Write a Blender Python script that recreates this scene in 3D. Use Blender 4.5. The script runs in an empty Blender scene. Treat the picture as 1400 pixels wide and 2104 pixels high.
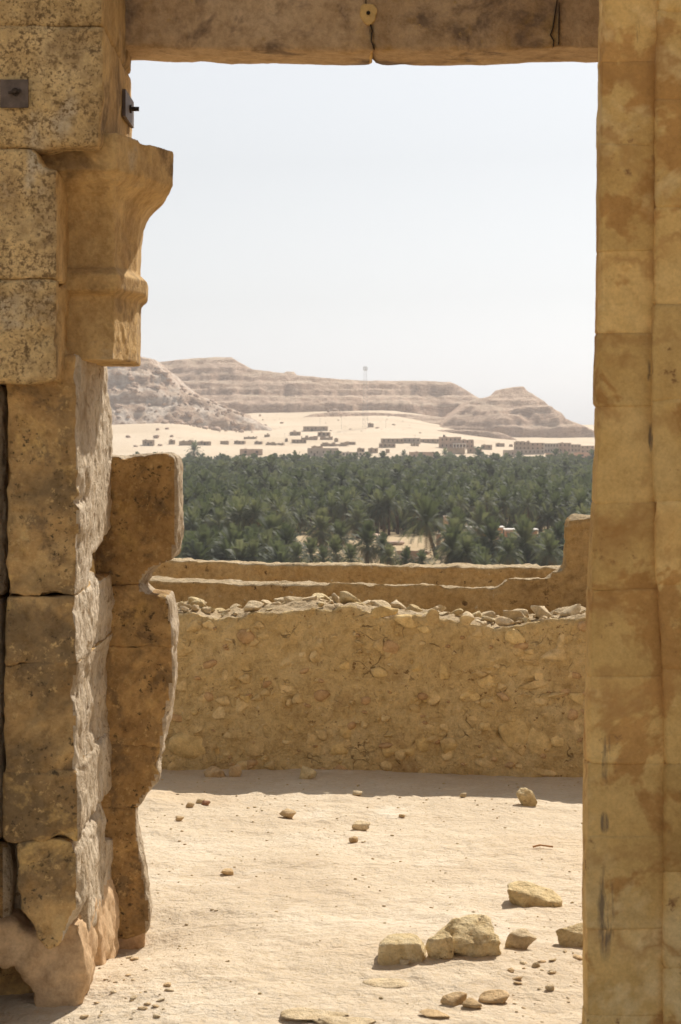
import bpy, bmesh, math, random
import numpy as np
from mathutils import Vector, Matrix

random.seed(7)
scene = bpy.context.scene
COL = scene.collection

# ------------------------------------------------------------------ camera, sky, sun, exposure
EYE, F, CX, HY = 1.6, 4476.0, 700.0, 890.0        # eye height (m) and the lens in photo pixels
cam = bpy.data.cameras.new('camera')
cam_ob = bpy.data.objects.new('camera', cam); COL.objects.link(cam_ob)
cam_ob.location = (0, 0, EYE); cam_ob.rotation_euler = (math.pi / 2, 0, 0)
cam.sensor_fit = 'VERTICAL'; cam.sensor_height = 23.5; cam.sensor_width = 15.6; cam.lens = 50
cam.shift_y = -(1052 - HY) / 2104
cam.clip_start = 0.1; cam.clip_end = 20000
cam.dof.use_dof = True; cam.dof.focus_distance = 11.0; cam.dof.aperture_fstop = 9.0
scene.camera = cam_ob

SUN_DIR = Vector((0.29, 0.58, 0.68)).normalized()     # towards the sun
ELEV = math.asin(SUN_DIR.z); AZ = math.atan2(SUN_DIR.x, SUN_DIR.y)
world = bpy.data.worlds.new('World'); scene.world = world; world.use_nodes = True
wn = world.node_tree; wn.nodes.clear()
sky = wn.nodes.new('ShaderNodeTexSky'); sky.sky_type = 'NISHITA'; sky.sun_disc = False
sky.sun_elevation = ELEV; sky.sun_rotation = AZ
sky.altitude = 0; sky.air_density = 1.3; sky.dust_density = 1.0; sky.ozone_density = 2.0
bg = wn.nodes.new('ShaderNodeBackground'); bg.inputs['Strength'].default_value = 0.053
wo = wn.nodes.new('ShaderNodeOutputWorld')
hs = wn.nodes.new('ShaderNodeHueSaturation'); hs.inputs['Saturation'].default_value = 0.12      # dusty, milky desert air
wn.links.new(sky.outputs[0], hs.inputs['Color']); tm = wn.nodes.new('ShaderNodeMix'); tm.data_type = 'RGBA'; tm.blend_type = 'MULTIPLY'; tm.inputs[0].default_value = 1.0; tm.inputs[7].default_value = (0.955, 0.968, 1.0, 1)
wn.links.new(hs.outputs[0], tm.inputs[6]); wn.links.new(tm.outputs[2], bg.inputs['Color']); wn.links.new(bg.outputs[0], wo.inputs['Surface'])
sun = bpy.data.lights.new('sun', 'SUN'); sun.energy = 2.7; sun.angle = math.radians(0.53); sun.color = (1.0, 0.93, 0.825)
sun_ob = bpy.data.objects.new('sun', sun); COL.objects.link(sun_ob)
sun_ob.rotation_euler = (-SUN_DIR).to_track_quat('-Z', 'Y').to_euler()
scene.view_settings.view_transform = 'Standard'; scene.view_settings.look = 'None'
scene.view_settings.exposure = 1.06; scene.view_settings.gamma = 1.0
scene.render.engine = 'CYCLES'
scene.cycles.max_bounces = 8; scene.cycles.diffuse_bounces = 6; scene.cycles.use_adaptive_sampling = True; scene.cycles.adaptive_threshold = 0.02; scene.cycles.volume_bounces = 0
scene.cycles.use_denoising = True

# ------------------------------------------------------------------ numeric helpers
def wx(px, d): return (px - CX) * d / F
def wz(py, d): return EYE - (py - HY) * d / F

def _hash(ix, iy, iz, seed):
    h = (ix.astype(np.uint32) * np.uint32(374761393) + iy.astype(np.uint32) * np.uint32(668265263)
         + iz.astype(np.uint32) * np.uint32(2147483647) + np.uint32((seed * 974711 + 12345) & 0xffffffff))
    h = (h ^ (h >> np.uint32(13))) * np.uint32(1274126177)
    h = (h ^ (h >> np.uint32(16))) * np.uint32(2246822519)
    return ((h ^ (h >> np.uint32(15))) & np.uint32(0xffffff)).astype(np.float64) / 8388607.5 - 1.0

def vnoise(p, seed=0):
    p = np.asarray(p, float); i = np.floor(p).astype(np.int64); f = p - i
    u = f * f * (3 - 2 * f); r = 0
    for dx in (0, 1):
        wxx = u[:, 0] if dx else 1 - u[:, 0]
        for dy in (0, 1):
            wyy = u[:, 1] if dy else 1 - u[:, 1]
            for dz in (0, 1):
                wzz = u[:, 2] if dz else 1 - u[:, 2]
                r = r + wxx * wyy * wzz * _hash(i[:, 0] + dx, i[:, 1] + dy, i[:, 2] + dz, seed)
    return r

def fbm(p, octv=4, seed=0, gain=0.5):
    p = np.asarray(p, float); a, s, r = 1.0, 0.0, 0
    for k in range(octv):
        r = r + a * vnoise(p * (2.0 ** k) + 17.3 * k, seed + k); s += a; a *= gain
    return r / s

def fbm2(x, y, octv=4, seed=0, gain=0.5):
    x = np.asarray(x, float); y = np.asarray(y, float); x, y = np.broadcast_arrays(x, y)
    return fbm(np.stack([x.ravel(), y.ravel(), np.full(x.size, 0.37)], 1), octv, seed, gain).reshape(x.shape)

# ------------------------------------------------------------------ object helpers
def new_mesh(name, verts, faces, smooth=True, mats=()):
    me = bpy.data.meshes.new(name)
    me.from_pydata([tuple(v) for v in verts], [], [tuple(f) for f in faces]); me.update()
    for m in mats: me.materials.append(m)
    if smooth: me.polygons.foreach_set('use_smooth', [True] * len(me.polygons))
    return me

def fast_mesh(name, V, Fc, smooth=True, mats=()):
    """V (n,3) array, Fc (m,k) int array with k = 3 or 4"""
    V = np.asarray(V, np.float32); Fc = np.asarray(Fc, np.int32); k = Fc.shape[1]
    me = bpy.data.meshes.new(name)
    me.vertices.add(len(V)); me.vertices.foreach_set('co', V.ravel())
    me.loops.add(Fc.size); me.loops.foreach_set('vertex_index', Fc.ravel())
    me.polygons.add(len(Fc)); me.polygons.foreach_set('loop_start', np.arange(0, Fc.size, k, dtype=np.int32))
    me.polygons.foreach_set('use_smooth', np.full(len(Fc), smooth))
    for m in mats: me.materials.append(m)
    me.update(calc_edges=True)
    return me

def link(name, data, parent=None, loc=(0, 0, 0), rot=(0, 0, 0), scale=(1, 1, 1)):
    o = bpy.data.objects.new(name, data); COL.objects.link(o)
    o.parent = parent; o.location = loc; o.rotation_euler = rot; o.scale = scale
    return o

def tag(o, label=None, cat=None, group=None, kind=None):
    if label: o['label'] = label
    if cat: o['category'] = cat
    if group: o['group'] = group
    if kind: o['kind'] = kind
    return o

def empty(name, loc, label, cat, group=None, rot=(0, 0, 0), scale=(1, 1, 1)):
    o = link(name, None, None, loc, rot, scale); o.empty_display_size = 0.2
    return tag(o, label, cat, group)

def grid_mesh(name, xs, ys, Z, mats):
    ny, nx = Z.shape
    X, Y = np.meshgrid(xs, ys)
    V = np.stack([X.ravel(), Y.ravel(), Z.ravel()], 1)
    i = np.arange((ny - 1) * (nx - 1)); r, c = i // (nx - 1), i % (nx - 1); a = r * nx + c
    return fast_mesh(name, V, np.stack([a, a + 1, a + nx + 1, a + nx], 1), True, mats)

# ------------------------------------------------------------------ material helpers
class NT:
    def __init__(s, name):
        s.m = bpy.data.materials.new(name); s.m.use_nodes = True; s.t = s.m.node_tree
        s.b = s.t.nodes['Principled BSDF']; s.b.inputs['Roughness'].default_value = 0.9
        s.b.inputs['Specular IOR Level'].default_value = 0.2
        s.geo = s.t.nodes.new('ShaderNodeNewGeometry'); s.pos = s.geo.outputs['Position']
    def n(s, typ, **kw):
        nd = s.t.nodes.new(typ)
        for k, v in kw.items(): setattr(nd, k, v)
        return nd
    def set(s, sock, v):
        if isinstance(v, bpy.types.NodeSocket): s.t.links.new(v, sock)
        elif v is not None:
            if isinstance(v, tuple) and len(v) == 3 and sock.type == 'RGBA': v = (*v, 1)
            sock.default_value = v
    def scaled(s, sc, off=(0, 0, 0), vec=None):
        nd = s.n('ShaderNodeMapping'); s.set(nd.inputs['Vector'], vec or s.pos)
        nd.inputs['Scale'].default_value = sc; nd.inputs['Location'].default_value = off
        return nd.outputs[0]
    def noise(s, scale, detail=5, rough=0.6, dist=0.0, vec=None):
        nd = s.n('ShaderNodeTexNoise'); s.set(nd.inputs['Vector'], vec or s.pos)
        nd.inputs['Scale'].default_value = scale; nd.inputs['Detail'].default_value = detail
        nd.inputs['Roughness'].default_value = rough; nd.inputs['Distortion'].default_value = dist
        return nd.outputs['Fac']
    def voro(s, scale, feature='F1', vec=None, out='Distance', rnd=1.0):
        nd = s.n('ShaderNodeTexVoronoi', feature=feature); s.set(nd.inputs['Vector'], vec or s.pos)
        nd.inputs['Scale'].default_value = scale; nd.inputs['Randomness'].default_value = rnd
        return nd.outputs[out]
    def ramp(s, fac, stops, interp='LINEAR'):
        nd = s.n('ShaderNodeValToRGB'); s.set(nd.inputs[0], fac); cr = nd.color_ramp; cr.interpolation = interp
        while len(cr.elements) < len(stops): cr.elements.new(0.5)
        for e, (p, c) in zip(cr.elements, stops):
            e.position = p; e.color = (c, c, c, 1) if isinstance(c, (int, float)) else (*c, 1)
        return nd.outputs[0]
    def mix(s, fac, a, b, mode='MIX'):
        nd = s.n('ShaderNodeMix', data_type='RGBA', blend_type=mode)
        s.set(nd.inputs[0], fac); s.set(nd.inputs[6], a); s.set(nd.inputs[7], b)
        return nd.outputs[2]
    def math(s, op, a, b=None, c=None, clamp=False):
        nd = s.n('ShaderNodeMath', operation=op, use_clamp=clamp); s.set(nd.inputs[0], a)
        if b is not None: s.set(nd.inputs[1], b)
        if c is not None: s.set(nd.inputs[2], c)
        return nd.outputs[0]
    def sep(s, vec=None):
        nd = s.n('ShaderNodeSeparateXYZ'); s.set(nd.inputs[0], vec or s.pos); return nd.outputs
    def bump(s, h, strength, dist, normal=None):
        nd = s.n('ShaderNodeBump'); s.set(nd.inputs['Height'], h)
        nd.inputs['Strength'].default_value = strength; nd.inputs['Distance'].default_value = dist
        if normal: s.set(nd.inputs['Normal'], normal)
        return nd.outputs[0]
    def out(s, color, normal=None, rough=None):
        s.set(s.b.inputs['Base Color'], color)
        if normal: s.set(s.b.inputs['Normal'], normal)
        if rough is not None: s.set(s.b.inputs['Roughness'], rough)
        return s.m
# ------------------------------------------------------------------ materials
def mat_sand():
    s = NT('courtyard_sand')
    c = s.ramp(s.noise(1.1, 6, 0.62), [(0.30, (0.51, 0.41, 0.295)), (0.52, (0.605, 0.505, 0.375)), (0.72, (0.67, 0.58, 0.455))])
    c = s.mix(s.ramp(s.noise(12, 5, 0.72, 0, s.scaled((1, 1.6, 1))), [(0.36, 0.4), (0.52, 0.0)]), c, (0.49, 0.385, 0.265))
    fine = s.noise(55, 4, 0.7)
    c = s.mix(s.ramp(fine, [(0.36, 0.6), (0.55, 0.0)]), c, (0.50, 0.385, 0.24))
    chalk = s.math('MULTIPLY', s.ramp(s.noise(1.7, 4, 0.55, 0.4), [(0.60, 0.0), (0.66, 1.0)]), s.ramp(s.noise(7, 4, 0.6), [(0.42, 0.0), (0.60, 0.35)]))
    c = s.mix(chalk, c, (0.80, 0.73, 0.61))
    red = s.ramp(s.noise(0.7, 3, 0.5, 0.3), [(0.56, 0.0), (0.70, 0.5)])
    c = s.mix(red, c, (0.60, 0.45, 0.285))
    st = s.scaled((1.0, 1.0, 1.0))
    h1 = s.noise(7, 6, 0.62, 0.0, st); h2 = s.noise(60, 4, 0.7); h3 = s.voro(38, 'SMOOTH_F1')
    nrm = s.bump(h1, 0.85, 0.045); nrm = s.bump(s.noise(24, 4, 0.72), 0.4, 0.010, nrm); nrm = s.bump(h2, 0.7, 0.008, nrm); nrm = s.bump(h3, 0.25, 0.006, nrm)
    return s.out(c, nrm, 0.95)

def mat_stone(name, cols, patch=None, speck=None, bumps=(0.6, 0.02, 0.5, 0.004), scale=4.0, vert=1.0, pits=0.0, streak=None, cracks=0.0, joints=None, mid=1.0, rv=1.0):
    """cols: three base colours dark..light; patch: (colour, lo, hi, scale); speck: (colour, lo, hi, scale, cluster lo)"""
    s = NT(name)
    vec = s.scaled((1, 1, vert))
    n1 = s.noise(scale, 5, 0.66, 0.4, vec)
    c = s.ramp(n1, [(0.30, cols[0]), (0.50, cols[1]), (0.70, cols[2])])
    for (pc, lo, hi, sc) in (patch or ()):
        c = s.mix(s.ramp(s.noise(sc, 5, 0.66, 0.35, s.scaled((1, 1, 1), (3.1 * sc, 1.7, 0.4))), [(lo, 0.0), (hi, 1.0)]), c, pc)
    for (pc, lo, hi, sc, cl) in (speck or ()):
        f = s.math('MULTIPLY', s.ramp(s.noise(sc, 3, 0.7), [(lo, 0.0), (hi, 1.0)]), s.ramp(s.noise(sc * 0.16, 3, 0.5), [(cl, 0.0), (cl + 0.09, 1.0)]))
        c = s.mix(f, c, pc)
    c = s.mix(1.0, c, s.ramp(s.noise(24, 4, 0.75), [(0.34, (1 - .24 * mid, 1 - .27 * mid, 1 - .32 * mid)), (0.52, (1, 1, 1)), (0.68, (1 + .16 * mid, 1 + .16 * mid, 1 + .14 * mid))]), 'MULTIPLY')
    c = s.mix(s.ramp(s.noise(120, 3, 0.7), [(0.3, 0.35), (0.6, 0.0)]), c, s.mix(1.0, c, (0.62, 0.58, 0.52), 'MULTIPLY'))
    if joints:
        z0, z1, zs, jc = joints; X, Y, Z = s.sep()
        zn = s.math('ADD', s.math('DIVIDE', s.math('SUBTRACT', Z, z0), z1 - z0), s.math('MULTIPLY', s.math('SUBTRACT', s.noise(7, 4, 0.62), 0.5), 0.16))
        st = []
        for zj, ln in sorted(zs):
            q = (zj - z0) / (z1 - z0); st += [(q - ln, 0.0), (q - ln * .35, 0.8), (q + .004, 0.0)]
        c = s.mix(s.math('MULTIPLY', s.ramp(zn, st[:32]), s.ramp(s.noise(5, 3, 0.5, 0, s.scaled((1, 1, 1), (9, 2, 5))), [(0.38, 0.0), (0.56, 1.0)])), c, jc)
    if streak:
        X, Y, Z = s.sep()
        for (x0, z0, hw, hh) in streak:
            dx = s.math('DIVIDE', s.math('SUBTRACT', s.math('ADD', X, s.math('MULTIPLY', s.math('SUBTRACT', s.noise(9, 3), 0.5), 0.03)), x0), hw)
            dz = s.math('DIVIDE', s.math('SUBTRACT', Z, z0), hh)
            r = s.math('ADD', s.math('MULTIPLY', dx, dx), s.math('MULTIPLY', dz, dz))
            f = s.math('MULTIPLY', s.ramp(r, [(0.35, 1.0), (1.0, 0.0)]), s.ramp(s.noise(70, 4, 0.6, 0, s.scaled((1, 1, 0.12))), [(0.44, 0.0), (0.58, 0.75)]))
            c = s.mix(f, c, (0.11, 0.09, 0.075))
    rnd = s.n('ShaderNodeObjectInfo').outputs['Random']
    c = s.mix(1.0, c, s.ramp(rnd, [(0.0, (1 - rv * .12, 1 - rv * .14, 1 - rv * .17)), (1.0, (1 + rv * .08, 1 + rv * .08, 1 + rv * .08))]), 'MULTIPLY')
    if cracks:
        w = s.n('ShaderNodeVectorMath', operation='ADD'); s.set(w.inputs[0], s.pos); nz = s.n('ShaderNodeTexNoise'); s.set(nz.inputs['Vector'], s.pos); nz.inputs['Scale'].default_value = cracks * 1.3
        vm = s.n('ShaderNodeVectorMath', operation='SCALE'); s.set(vm.inputs[0], nz.outputs['Color']); vm.inputs['Scale'].default_value = 0.9 / cracks; s.set(w.inputs[1], vm.outputs[0])
        ck = s.ramp(s.voro(cracks, 'DISTANCE_TO_EDGE', w.outputs[0]), [(0.0, 1.0), (0.035, 0.0)])
        ck = s.math('MULTIPLY', ck, s.ramp(s.noise(cracks * 0.9, 3, 0.5, 0, s.scaled((1, 1, 1), (7, 3, 1))), [(0.56, 0.0), (0.66, 1.0)]))
        c = s.mix(s.math('MULTIPLY', ck, 0.65), c, (0.15, 0.09, 0.04))
    nrm = s.bump(s.noise(scale * 3, 5, 0.68, 0.0), bumps[0], bumps[1]); nrm = s.bump(s.noise(95, 4, 0.7), bumps[2], bumps[3], nrm)
    if pits:
        pit = s.ramp(s.voro(30, 'F1', s.scaled((1, 1, 0.45))), [(0.10, 0.0), (0.42, 1.0)])
        nrm = s.bump(pit, pits, 0.012, nrm)
    if cracks: nrm = s.bump(s.math('SUBTRACT', 1.0, ck), 0.6, 0.02, nrm)
    return s.out(c, nrm, 0.93)

M = {}
M['sand'] = mat_sand()
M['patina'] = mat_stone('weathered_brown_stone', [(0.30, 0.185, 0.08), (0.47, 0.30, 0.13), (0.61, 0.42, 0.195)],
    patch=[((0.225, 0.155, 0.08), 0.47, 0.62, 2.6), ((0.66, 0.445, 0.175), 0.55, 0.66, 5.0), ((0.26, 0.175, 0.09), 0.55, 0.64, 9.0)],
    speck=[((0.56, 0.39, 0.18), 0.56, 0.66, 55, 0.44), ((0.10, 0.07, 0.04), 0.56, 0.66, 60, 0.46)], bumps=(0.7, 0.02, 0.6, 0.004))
M['upper'] = mat_stone('yellow_pitted_stone', [(0.50, 0.335, 0.155), (0.64, 0.455, 0.22), (0.71, 0.54, 0.30)],
    patch=[((0.29, 0.19, 0.095), 0.52, 0.68, 3.2), ((0.55, 0.45, 0.31), 0.60, 0.68, 2.0)],
    speck=[((0.20, 0.13, 0.065), 0.50, 0.60, 62, 0.46), ((0.24, 0.16, 0.08), 0.52, 0.62, 110, 0.38)], bumps=(0.75, 0.02, 0.7, 0.006), pits=0.25)
M['smooth_stone'] = mat_stone('smooth_carved_stone', [(0.38, 0.24, 0.10), (0.55, 0.37, 0.165), (0.65, 0.465, 0.23)],
    patch=[((0.25, 0.165, 0.08), 0.54, 0.64, 4.0), ((0.58, 0.45, 0.28), 0.60, 0.68, 3.0)],
    speck=[((0.55, 0.38, 0.16), 0.63, 0.68, 30, 0.50)], bumps=(0.7, 0.016, 0.7, 0.005), vert=0.6, pits=0.12)
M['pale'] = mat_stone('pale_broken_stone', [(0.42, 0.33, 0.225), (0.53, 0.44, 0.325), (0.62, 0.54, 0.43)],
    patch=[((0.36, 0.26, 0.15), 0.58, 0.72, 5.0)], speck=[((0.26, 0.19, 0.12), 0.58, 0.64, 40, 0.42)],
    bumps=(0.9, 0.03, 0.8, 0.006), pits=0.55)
M['plaster_base'] = mat_stone('peach_mud_plaster', [(0.50, 0.33, 0.19), (0.56, 0.39, 0.23), (0.62, 0.45, 0.28)],
    patch=[((0.45, 0.27, 0.12), 0.6, 0.7, 5.0)], bumps=(0.5, 0.015, 0.4, 0.004), vert=0.5)
zf = lambda py, d=5.4: wz(py, d)
M['ochre'] = mat_stone('ochre_plaster_stone', [(0.55, 0.35, 0.125), (0.66, 0.445, 0.175), (0.72, 0.515, 0.23)],
    patch=[((0.50, 0.285, 0.10), 0.545, 0.585, 3.4), ((0.73, 0.54, 0.265), 0.54, 0.62, 2.6)],
    speck=[((0.29, 0.16, 0.07), 0.58, 0.68, 30, 0.50)], bumps=(0.6, 0.014, 0.6, 0.004), scale=3.0, mid=0.55, rv=1.7,
    joints=(zf(2104), zf(0), [(zf(y), l) for y, l in ((126, .03), (298, .028), (512, .02), (684, .022), (832, .03), (1036, .05), (1214, .022), (1392, .03), (1724, .03), (1905, .025))], (0.42, 0.235, 0.085)),
    streak=[(wx(1246, 5.4), zf(1555), 0.012, 0.075), (wx(1243, 5.4), zf(1875), 0.024, 0.13), (wx(1241, 5.4), zf(1690), 0.013, 0.03), (wx(1314, 5.4), zf(70), 0.008, 0.04),
            (wx(1330, 5.4), zf(760), 0.008, 0.03), (wx(1352, 5.4), zf(2080), 0.006, 0.03), (wx(1335, 5.4), zf(900), 0.005, 0.04)])
M['lintel'] = mat_stone('grey_brown_lintel_stone', [(0.43, 0.29, 0.16), (0.52, 0.37, 0.22), (0.59, 0.435, 0.275)],
    patch=[((0.22, 0.155, 0.105), 0.54, 0.64, 4.5), ((0.50, 0.325, 0.13), 0.57, 0.68, 3.4)],
    speck=[((0.50, 0.34, 0.15), 0.64, 0.69, 26, 0.50)], bumps=(0.75, 0.016, 0.8, 0.006), vert=0.7)
M['mud'] = mat_stone('kershef_mud', [(0.62, 0.45, 0.215), (0.69, 0.52, 0.265), (0.74, 0.58, 0.325)],
    patch=[((0.67, 0.495, 0.245), 0.56, 0.64, 4.5), ((0.48, 0.325, 0.155), 0.60, 0.72, 2.2)],
    speck=[((0.30, 0.19, 0.085), 0.60, 0.68, 40, 0.48), ((0.70, 0.56, 0.34), 0.60, 0.68, 55, 0.44)], bumps=(1.0, 0.04, 0.9, 0.008), scale=4.0, cracks=9.0)
M['mud_far'] = mat_stone('brown_mud', [(0.44, 0.28, 0.115), (0.52, 0.345, 0.152), (0.58, 0.40, 0.19)],
    patch=[((0.22, 0.135, 0.06), 0.60, 0.72, 1.5)],
    speck=[((0.16, 0.095, 0.045), 0.61, 0.66, 14, 0.46), ((0.56, 0.44, 0.28), 0.66, 0.69, 22, 0.44)], bumps=(0.9, 0.04, 0.8, 0.008), scale=2.0)
M['mud_top'] = mat_stone('pale_top_mud', [(0.44, 0.325, 0.185), (0.54, 0.415, 0.255), (0.62, 0.50, 0.34)], bumps=(1.0, 0.03, 0.8, 0.008), scale=8)  # second mud tone for upward faces and the near wall's sides and back
M['wall_stone'] = mat_stone('wall_stone', [(0.56, 0.405, 0.195), (0.65, 0.49, 0.255), (0.72, 0.57, 0.33)],
    speck=[((0.25, 0.16, 0.07), 0.62, 0.66, 30, 0.50)], bumps=(0.7, 0.015, 0.6, 0.004), scale=6)
M['wall_stone_yellow'] = mat_stone('yellow_wall_stone', [(0.58, 0.42, 0.185), (0.66, 0.49, 0.235), (0.71, 0.55, 0.285)], bumps=(0.7, 0.015, 0.5, 0.004), scale=5)
M['wall_stone_red'] = mat_stone('reddish_wall_stone', [(0.46, 0.29, 0.145), (0.52, 0.345, 0.18), (0.57, 0.40, 0.22)], bumps=(0.7, 0.012, 0.5, 0.004), scale=5)
M['rock'] = mat_stone('pale_yellow_rock', [(0.57, 0.43, 0.22), (0.68, 0.54, 0.305), (0.75, 0.63, 0.41)],
    patch=[((0.44, 0.30, 0.14), 0.60, 0.70, 7.0)], speck=[((0.30, 0.21, 0.11), 0.62, 0.68, 45, 0.46)], bumps=(0.9, 0.03, 0.8, 0.006), scale=7, pits=0.15)
M['rubble'] = mat_stone('pale_rubble', [(0.54, 0.415, 0.245), (0.65, 0.52, 0.335), (0.72, 0.60, 0.42)], bumps=(0.9, 0.02, 0.8, 0.006), scale=9)
M['rock_red'] = mat_stone('reddish_rock', [(0.34, 0.16, 0.10), (0.42, 0.22, 0.14), (0.5, 0.3, 0.2)], bumps=(0.8, 0.02, 0.7, 0.005), scale=9)
M['rock_tan'] = mat_stone('tan_rock', [(0.52, 0.36, 0.19), (0.59, 0.425, 0.24), (0.65, 0.495, 0.305)], bumps=(0.8, 0.02, 0.7, 0.005), scale=9)

def mat_plain(name, col, rough=0.9, var=0.25, scale=6.0, metal=0.0):
    s = NT(name); d = tuple(x * (1 - var) for x in col); l = tuple(min(1, x * (1 + var)) for x in col)
    s.b.inputs['Metallic'].default_value = metal
    h = s.noise(scale, 5, 0.6)
    return s.out(s.ramp(h, [(0.3, d), (0.7, l)]), s.bump(s.noise(scale * 6, 4, 0.6), 0.3, 0.02 / scale), rough)
M['metal'] = mat_plain('rusty_steel', (0.15, 0.115, 0.095), 0.65, 0.35, 30, 0.6)
M['metal_dark'] = mat_plain('dark_iron', (0.06, 0.045, 0.035), 0.6, 0.4, 40, 0.6)
M['dark'] = mat_plain('dark_interior', (0.09, 0.07, 0.055), 0.95, 0.3, 2)
M['hole'] = mat_plain('dark_hole', (0.03, 0.022, 0.016), 0.95, 0.3, 20)
M['house_a'] = mat_plain('tan_mud_house', (0.36, 0.265, 0.18), 0.95, 0.22, 0.4)
M['house_b'] = mat_plain('pink_tan_house', (0.43, 0.30, 0.21), 0.95, 0.18, 0.4)
M['house_c'] = mat_plain('grey_tan_house', (0.37, 0.30, 0.235), 0.95, 0.2, 0.4)
M['house_d'] = mat_plain('pale_plaster_house', (0.58, 0.49, 0.39), 0.9, 0.12, 0.5)
M['white'] = mat_plain('white_paint', (0.72, 0.68, 0.62), 0.8, 0.08, 1.0)
M['pink'] = mat_plain('salmon_plaster', (0.52, 0.31, 0.20), 0.9, 0.12, 0.6)
M['tower'] = mat_plain('galvanised_steel', (0.42, 0.40, 0.39), 0.6, 0.1, 1.0)
M['trunk'] = mat_plain('palm_trunk', (0.13, 0.09, 0.055), 0.95, 0.35, 2.0)
M['twig'] = mat_plain('dry_stick', (0.42, 0.24, 0.12), 0.9, 0.2, 30)

def mat_leaf(name, a, b, c, sc=0.12):
    s = NT(name)
    col = s.ramp(s.noise(sc, 3, 0.6), [(0.32, a), (0.5, b), (0.68, c)])
    s.b.inputs['Specular IOR Level'].default_value = 0.12
    tr = s.n('ShaderNodeBsdfTranslucent'); s.set(tr.inputs['Color'], s.mix(1.0, col, (1.5, 1.55, 0.9), 'MULTIPLY'))
    mx = s.n('ShaderNodeMixShader'); mx.inputs[0].default_value = 0.35; s.out(col, None, 0.65)
    s.t.links.new(s.b.outputs[0], mx.inputs[1]); s.t.links.new(tr.outputs[0], mx.inputs[2])
    s.t.links.new(mx.outputs[0], s.t.nodes['Material Output'].inputs['Surface'])
    return s.m
M['frond'] = mat_leaf('palm_frond', (0.058, 0.07, 0.046), (0.096, 0.11, 0.073), (0.18, 0.18, 0.122))
M['frond_far'] = mat_leaf('palm_frond_in_grove', (0.056, 0.068, 0.047), (0.092, 0.106, 0.074), (0.16, 0.163, 0.115), 0.14)
M['dry_frond'] = mat_leaf('dry_palm_frond', (0.16, 0.115, 0.06), (0.21, 0.155, 0.085), (0.27, 0.21, 0.12))
M['olive'] = mat_leaf('olive_leaf', (0.075, 0.097, 0.055), (0.10, 0.128, 0.075), (0.135, 0.16, 0.10), 0.3)

def mat_ground():
    s = NT('desert_ground'); X, Y, Z = s.sep()
    c = s.ramp(s.noise(0.012, 6, 0.6), [(0.3, (0.55, 0.43, 0.295)), (0.7, (0.66, 0.54, 0.40))])
    c = s.mix(s.ramp(s.noise(0.11, 5, 0.65, 0.5, s.scaled((1, 0.35, 1))), [(0.60, 0.0), (0.70, 0.55)]), c, (0.42, 0.31, 0.205))
    soil = s.ramp(s.noise(0.03, 5, 0.6), [(0.3, (0.40, 0.285, 0.16)), (0.7, (0.52, 0.40, 0.245))])
    c = s.mix(s.math('GREATER_THAN', Y, 900.0), soil, c)
    nrm = s.bump(s.noise(0.25, 6, 0.65), 0.8, 1.2)
    return s.out(c, nrm, 0.95)
M['ground'] = mat_ground()

def mat_mesa(name, tint, zs, rough=3.0, amt=0.6, dk=0.75):
    s = NT(name); X, Y, Z = s.sep()
    zz = s.math('ADD', Z, s.math('MULTIPLY', s.math('SUBTRACT', s.noise(0.02, 5, 0.65), 0.5), 22.0))
    cmb = s.n('ShaderNodeCombineXYZ'); s.set(cmb.inputs[2], s.math('MULTIPLY', zz, zs)); s.set(cmb.inputs[0], s.math('MULTIPLY', X, 0.004))
    band = s.noise(1.0, 6, 0.72, 0, cmb.outputs[0])
    c = s.ramp(band, [(0.34, (0.36, 0.215, 0.14)), (0.42, (0.60, 0.41, 0.285)), (0.46, (0.67, 0.49, 0.355)), (0.50, (0.43, 0.265, 0.175)), (0.53, (0.61, 0.43, 0.30)), (0.66, (0.70, 0.54, 0.40))])  # rock strata; the dark stops also paint in thin ledge shadows
    sandy = s.ramp(s.sep(s.geo.outputs['Normal'])[2], [(0.80, 0.0), (0.97, 0.55)])
    c = s.mix(sandy, c, (0.60, 0.485, 0.36))
    c = s.mix(s.ramp(s.noise(0.05, 6, 0.66), [(0.46, 0.0), (0.60, amt)]), c, tint)
    c = s.mix(s.ramp(s.noise(0.16, 5, 0.7), [(0.34, dk), (0.50, 0.0)]), c, (0.38, 0.235, 0.155))
    nrm = s.bump(s.noise(0.22, 6, 0.75), 1.0, rough); nrm = s.bump(band, 0.6, 2.0, nrm)
    return s.out(c, nrm, 0.95)
M['mesa'] = mat_mesa('banded_mesa_rock', (0.64, 0.46, 0.34), 0.30)
M['mesa_pale_lit'] = mat_mesa('pale_lit_hill_rock', (0.80, 0.67, 0.55), 0.12, 5.0, 1.0, 0.3)  # pinkish-white rock, tint lightened to paint in sunlit slopes
M['boulder'] = mat_plain('hill_boulder', (0.48, 0.345, 0.255), 0.95, 0.25, 0.3)
# ------------------------------------------------------------------ terrain
def sstep(a, b, x):
    t = np.clip((x - a) / (b - a), 0, 1); return t * t * (3 - 2 * t)

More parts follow.
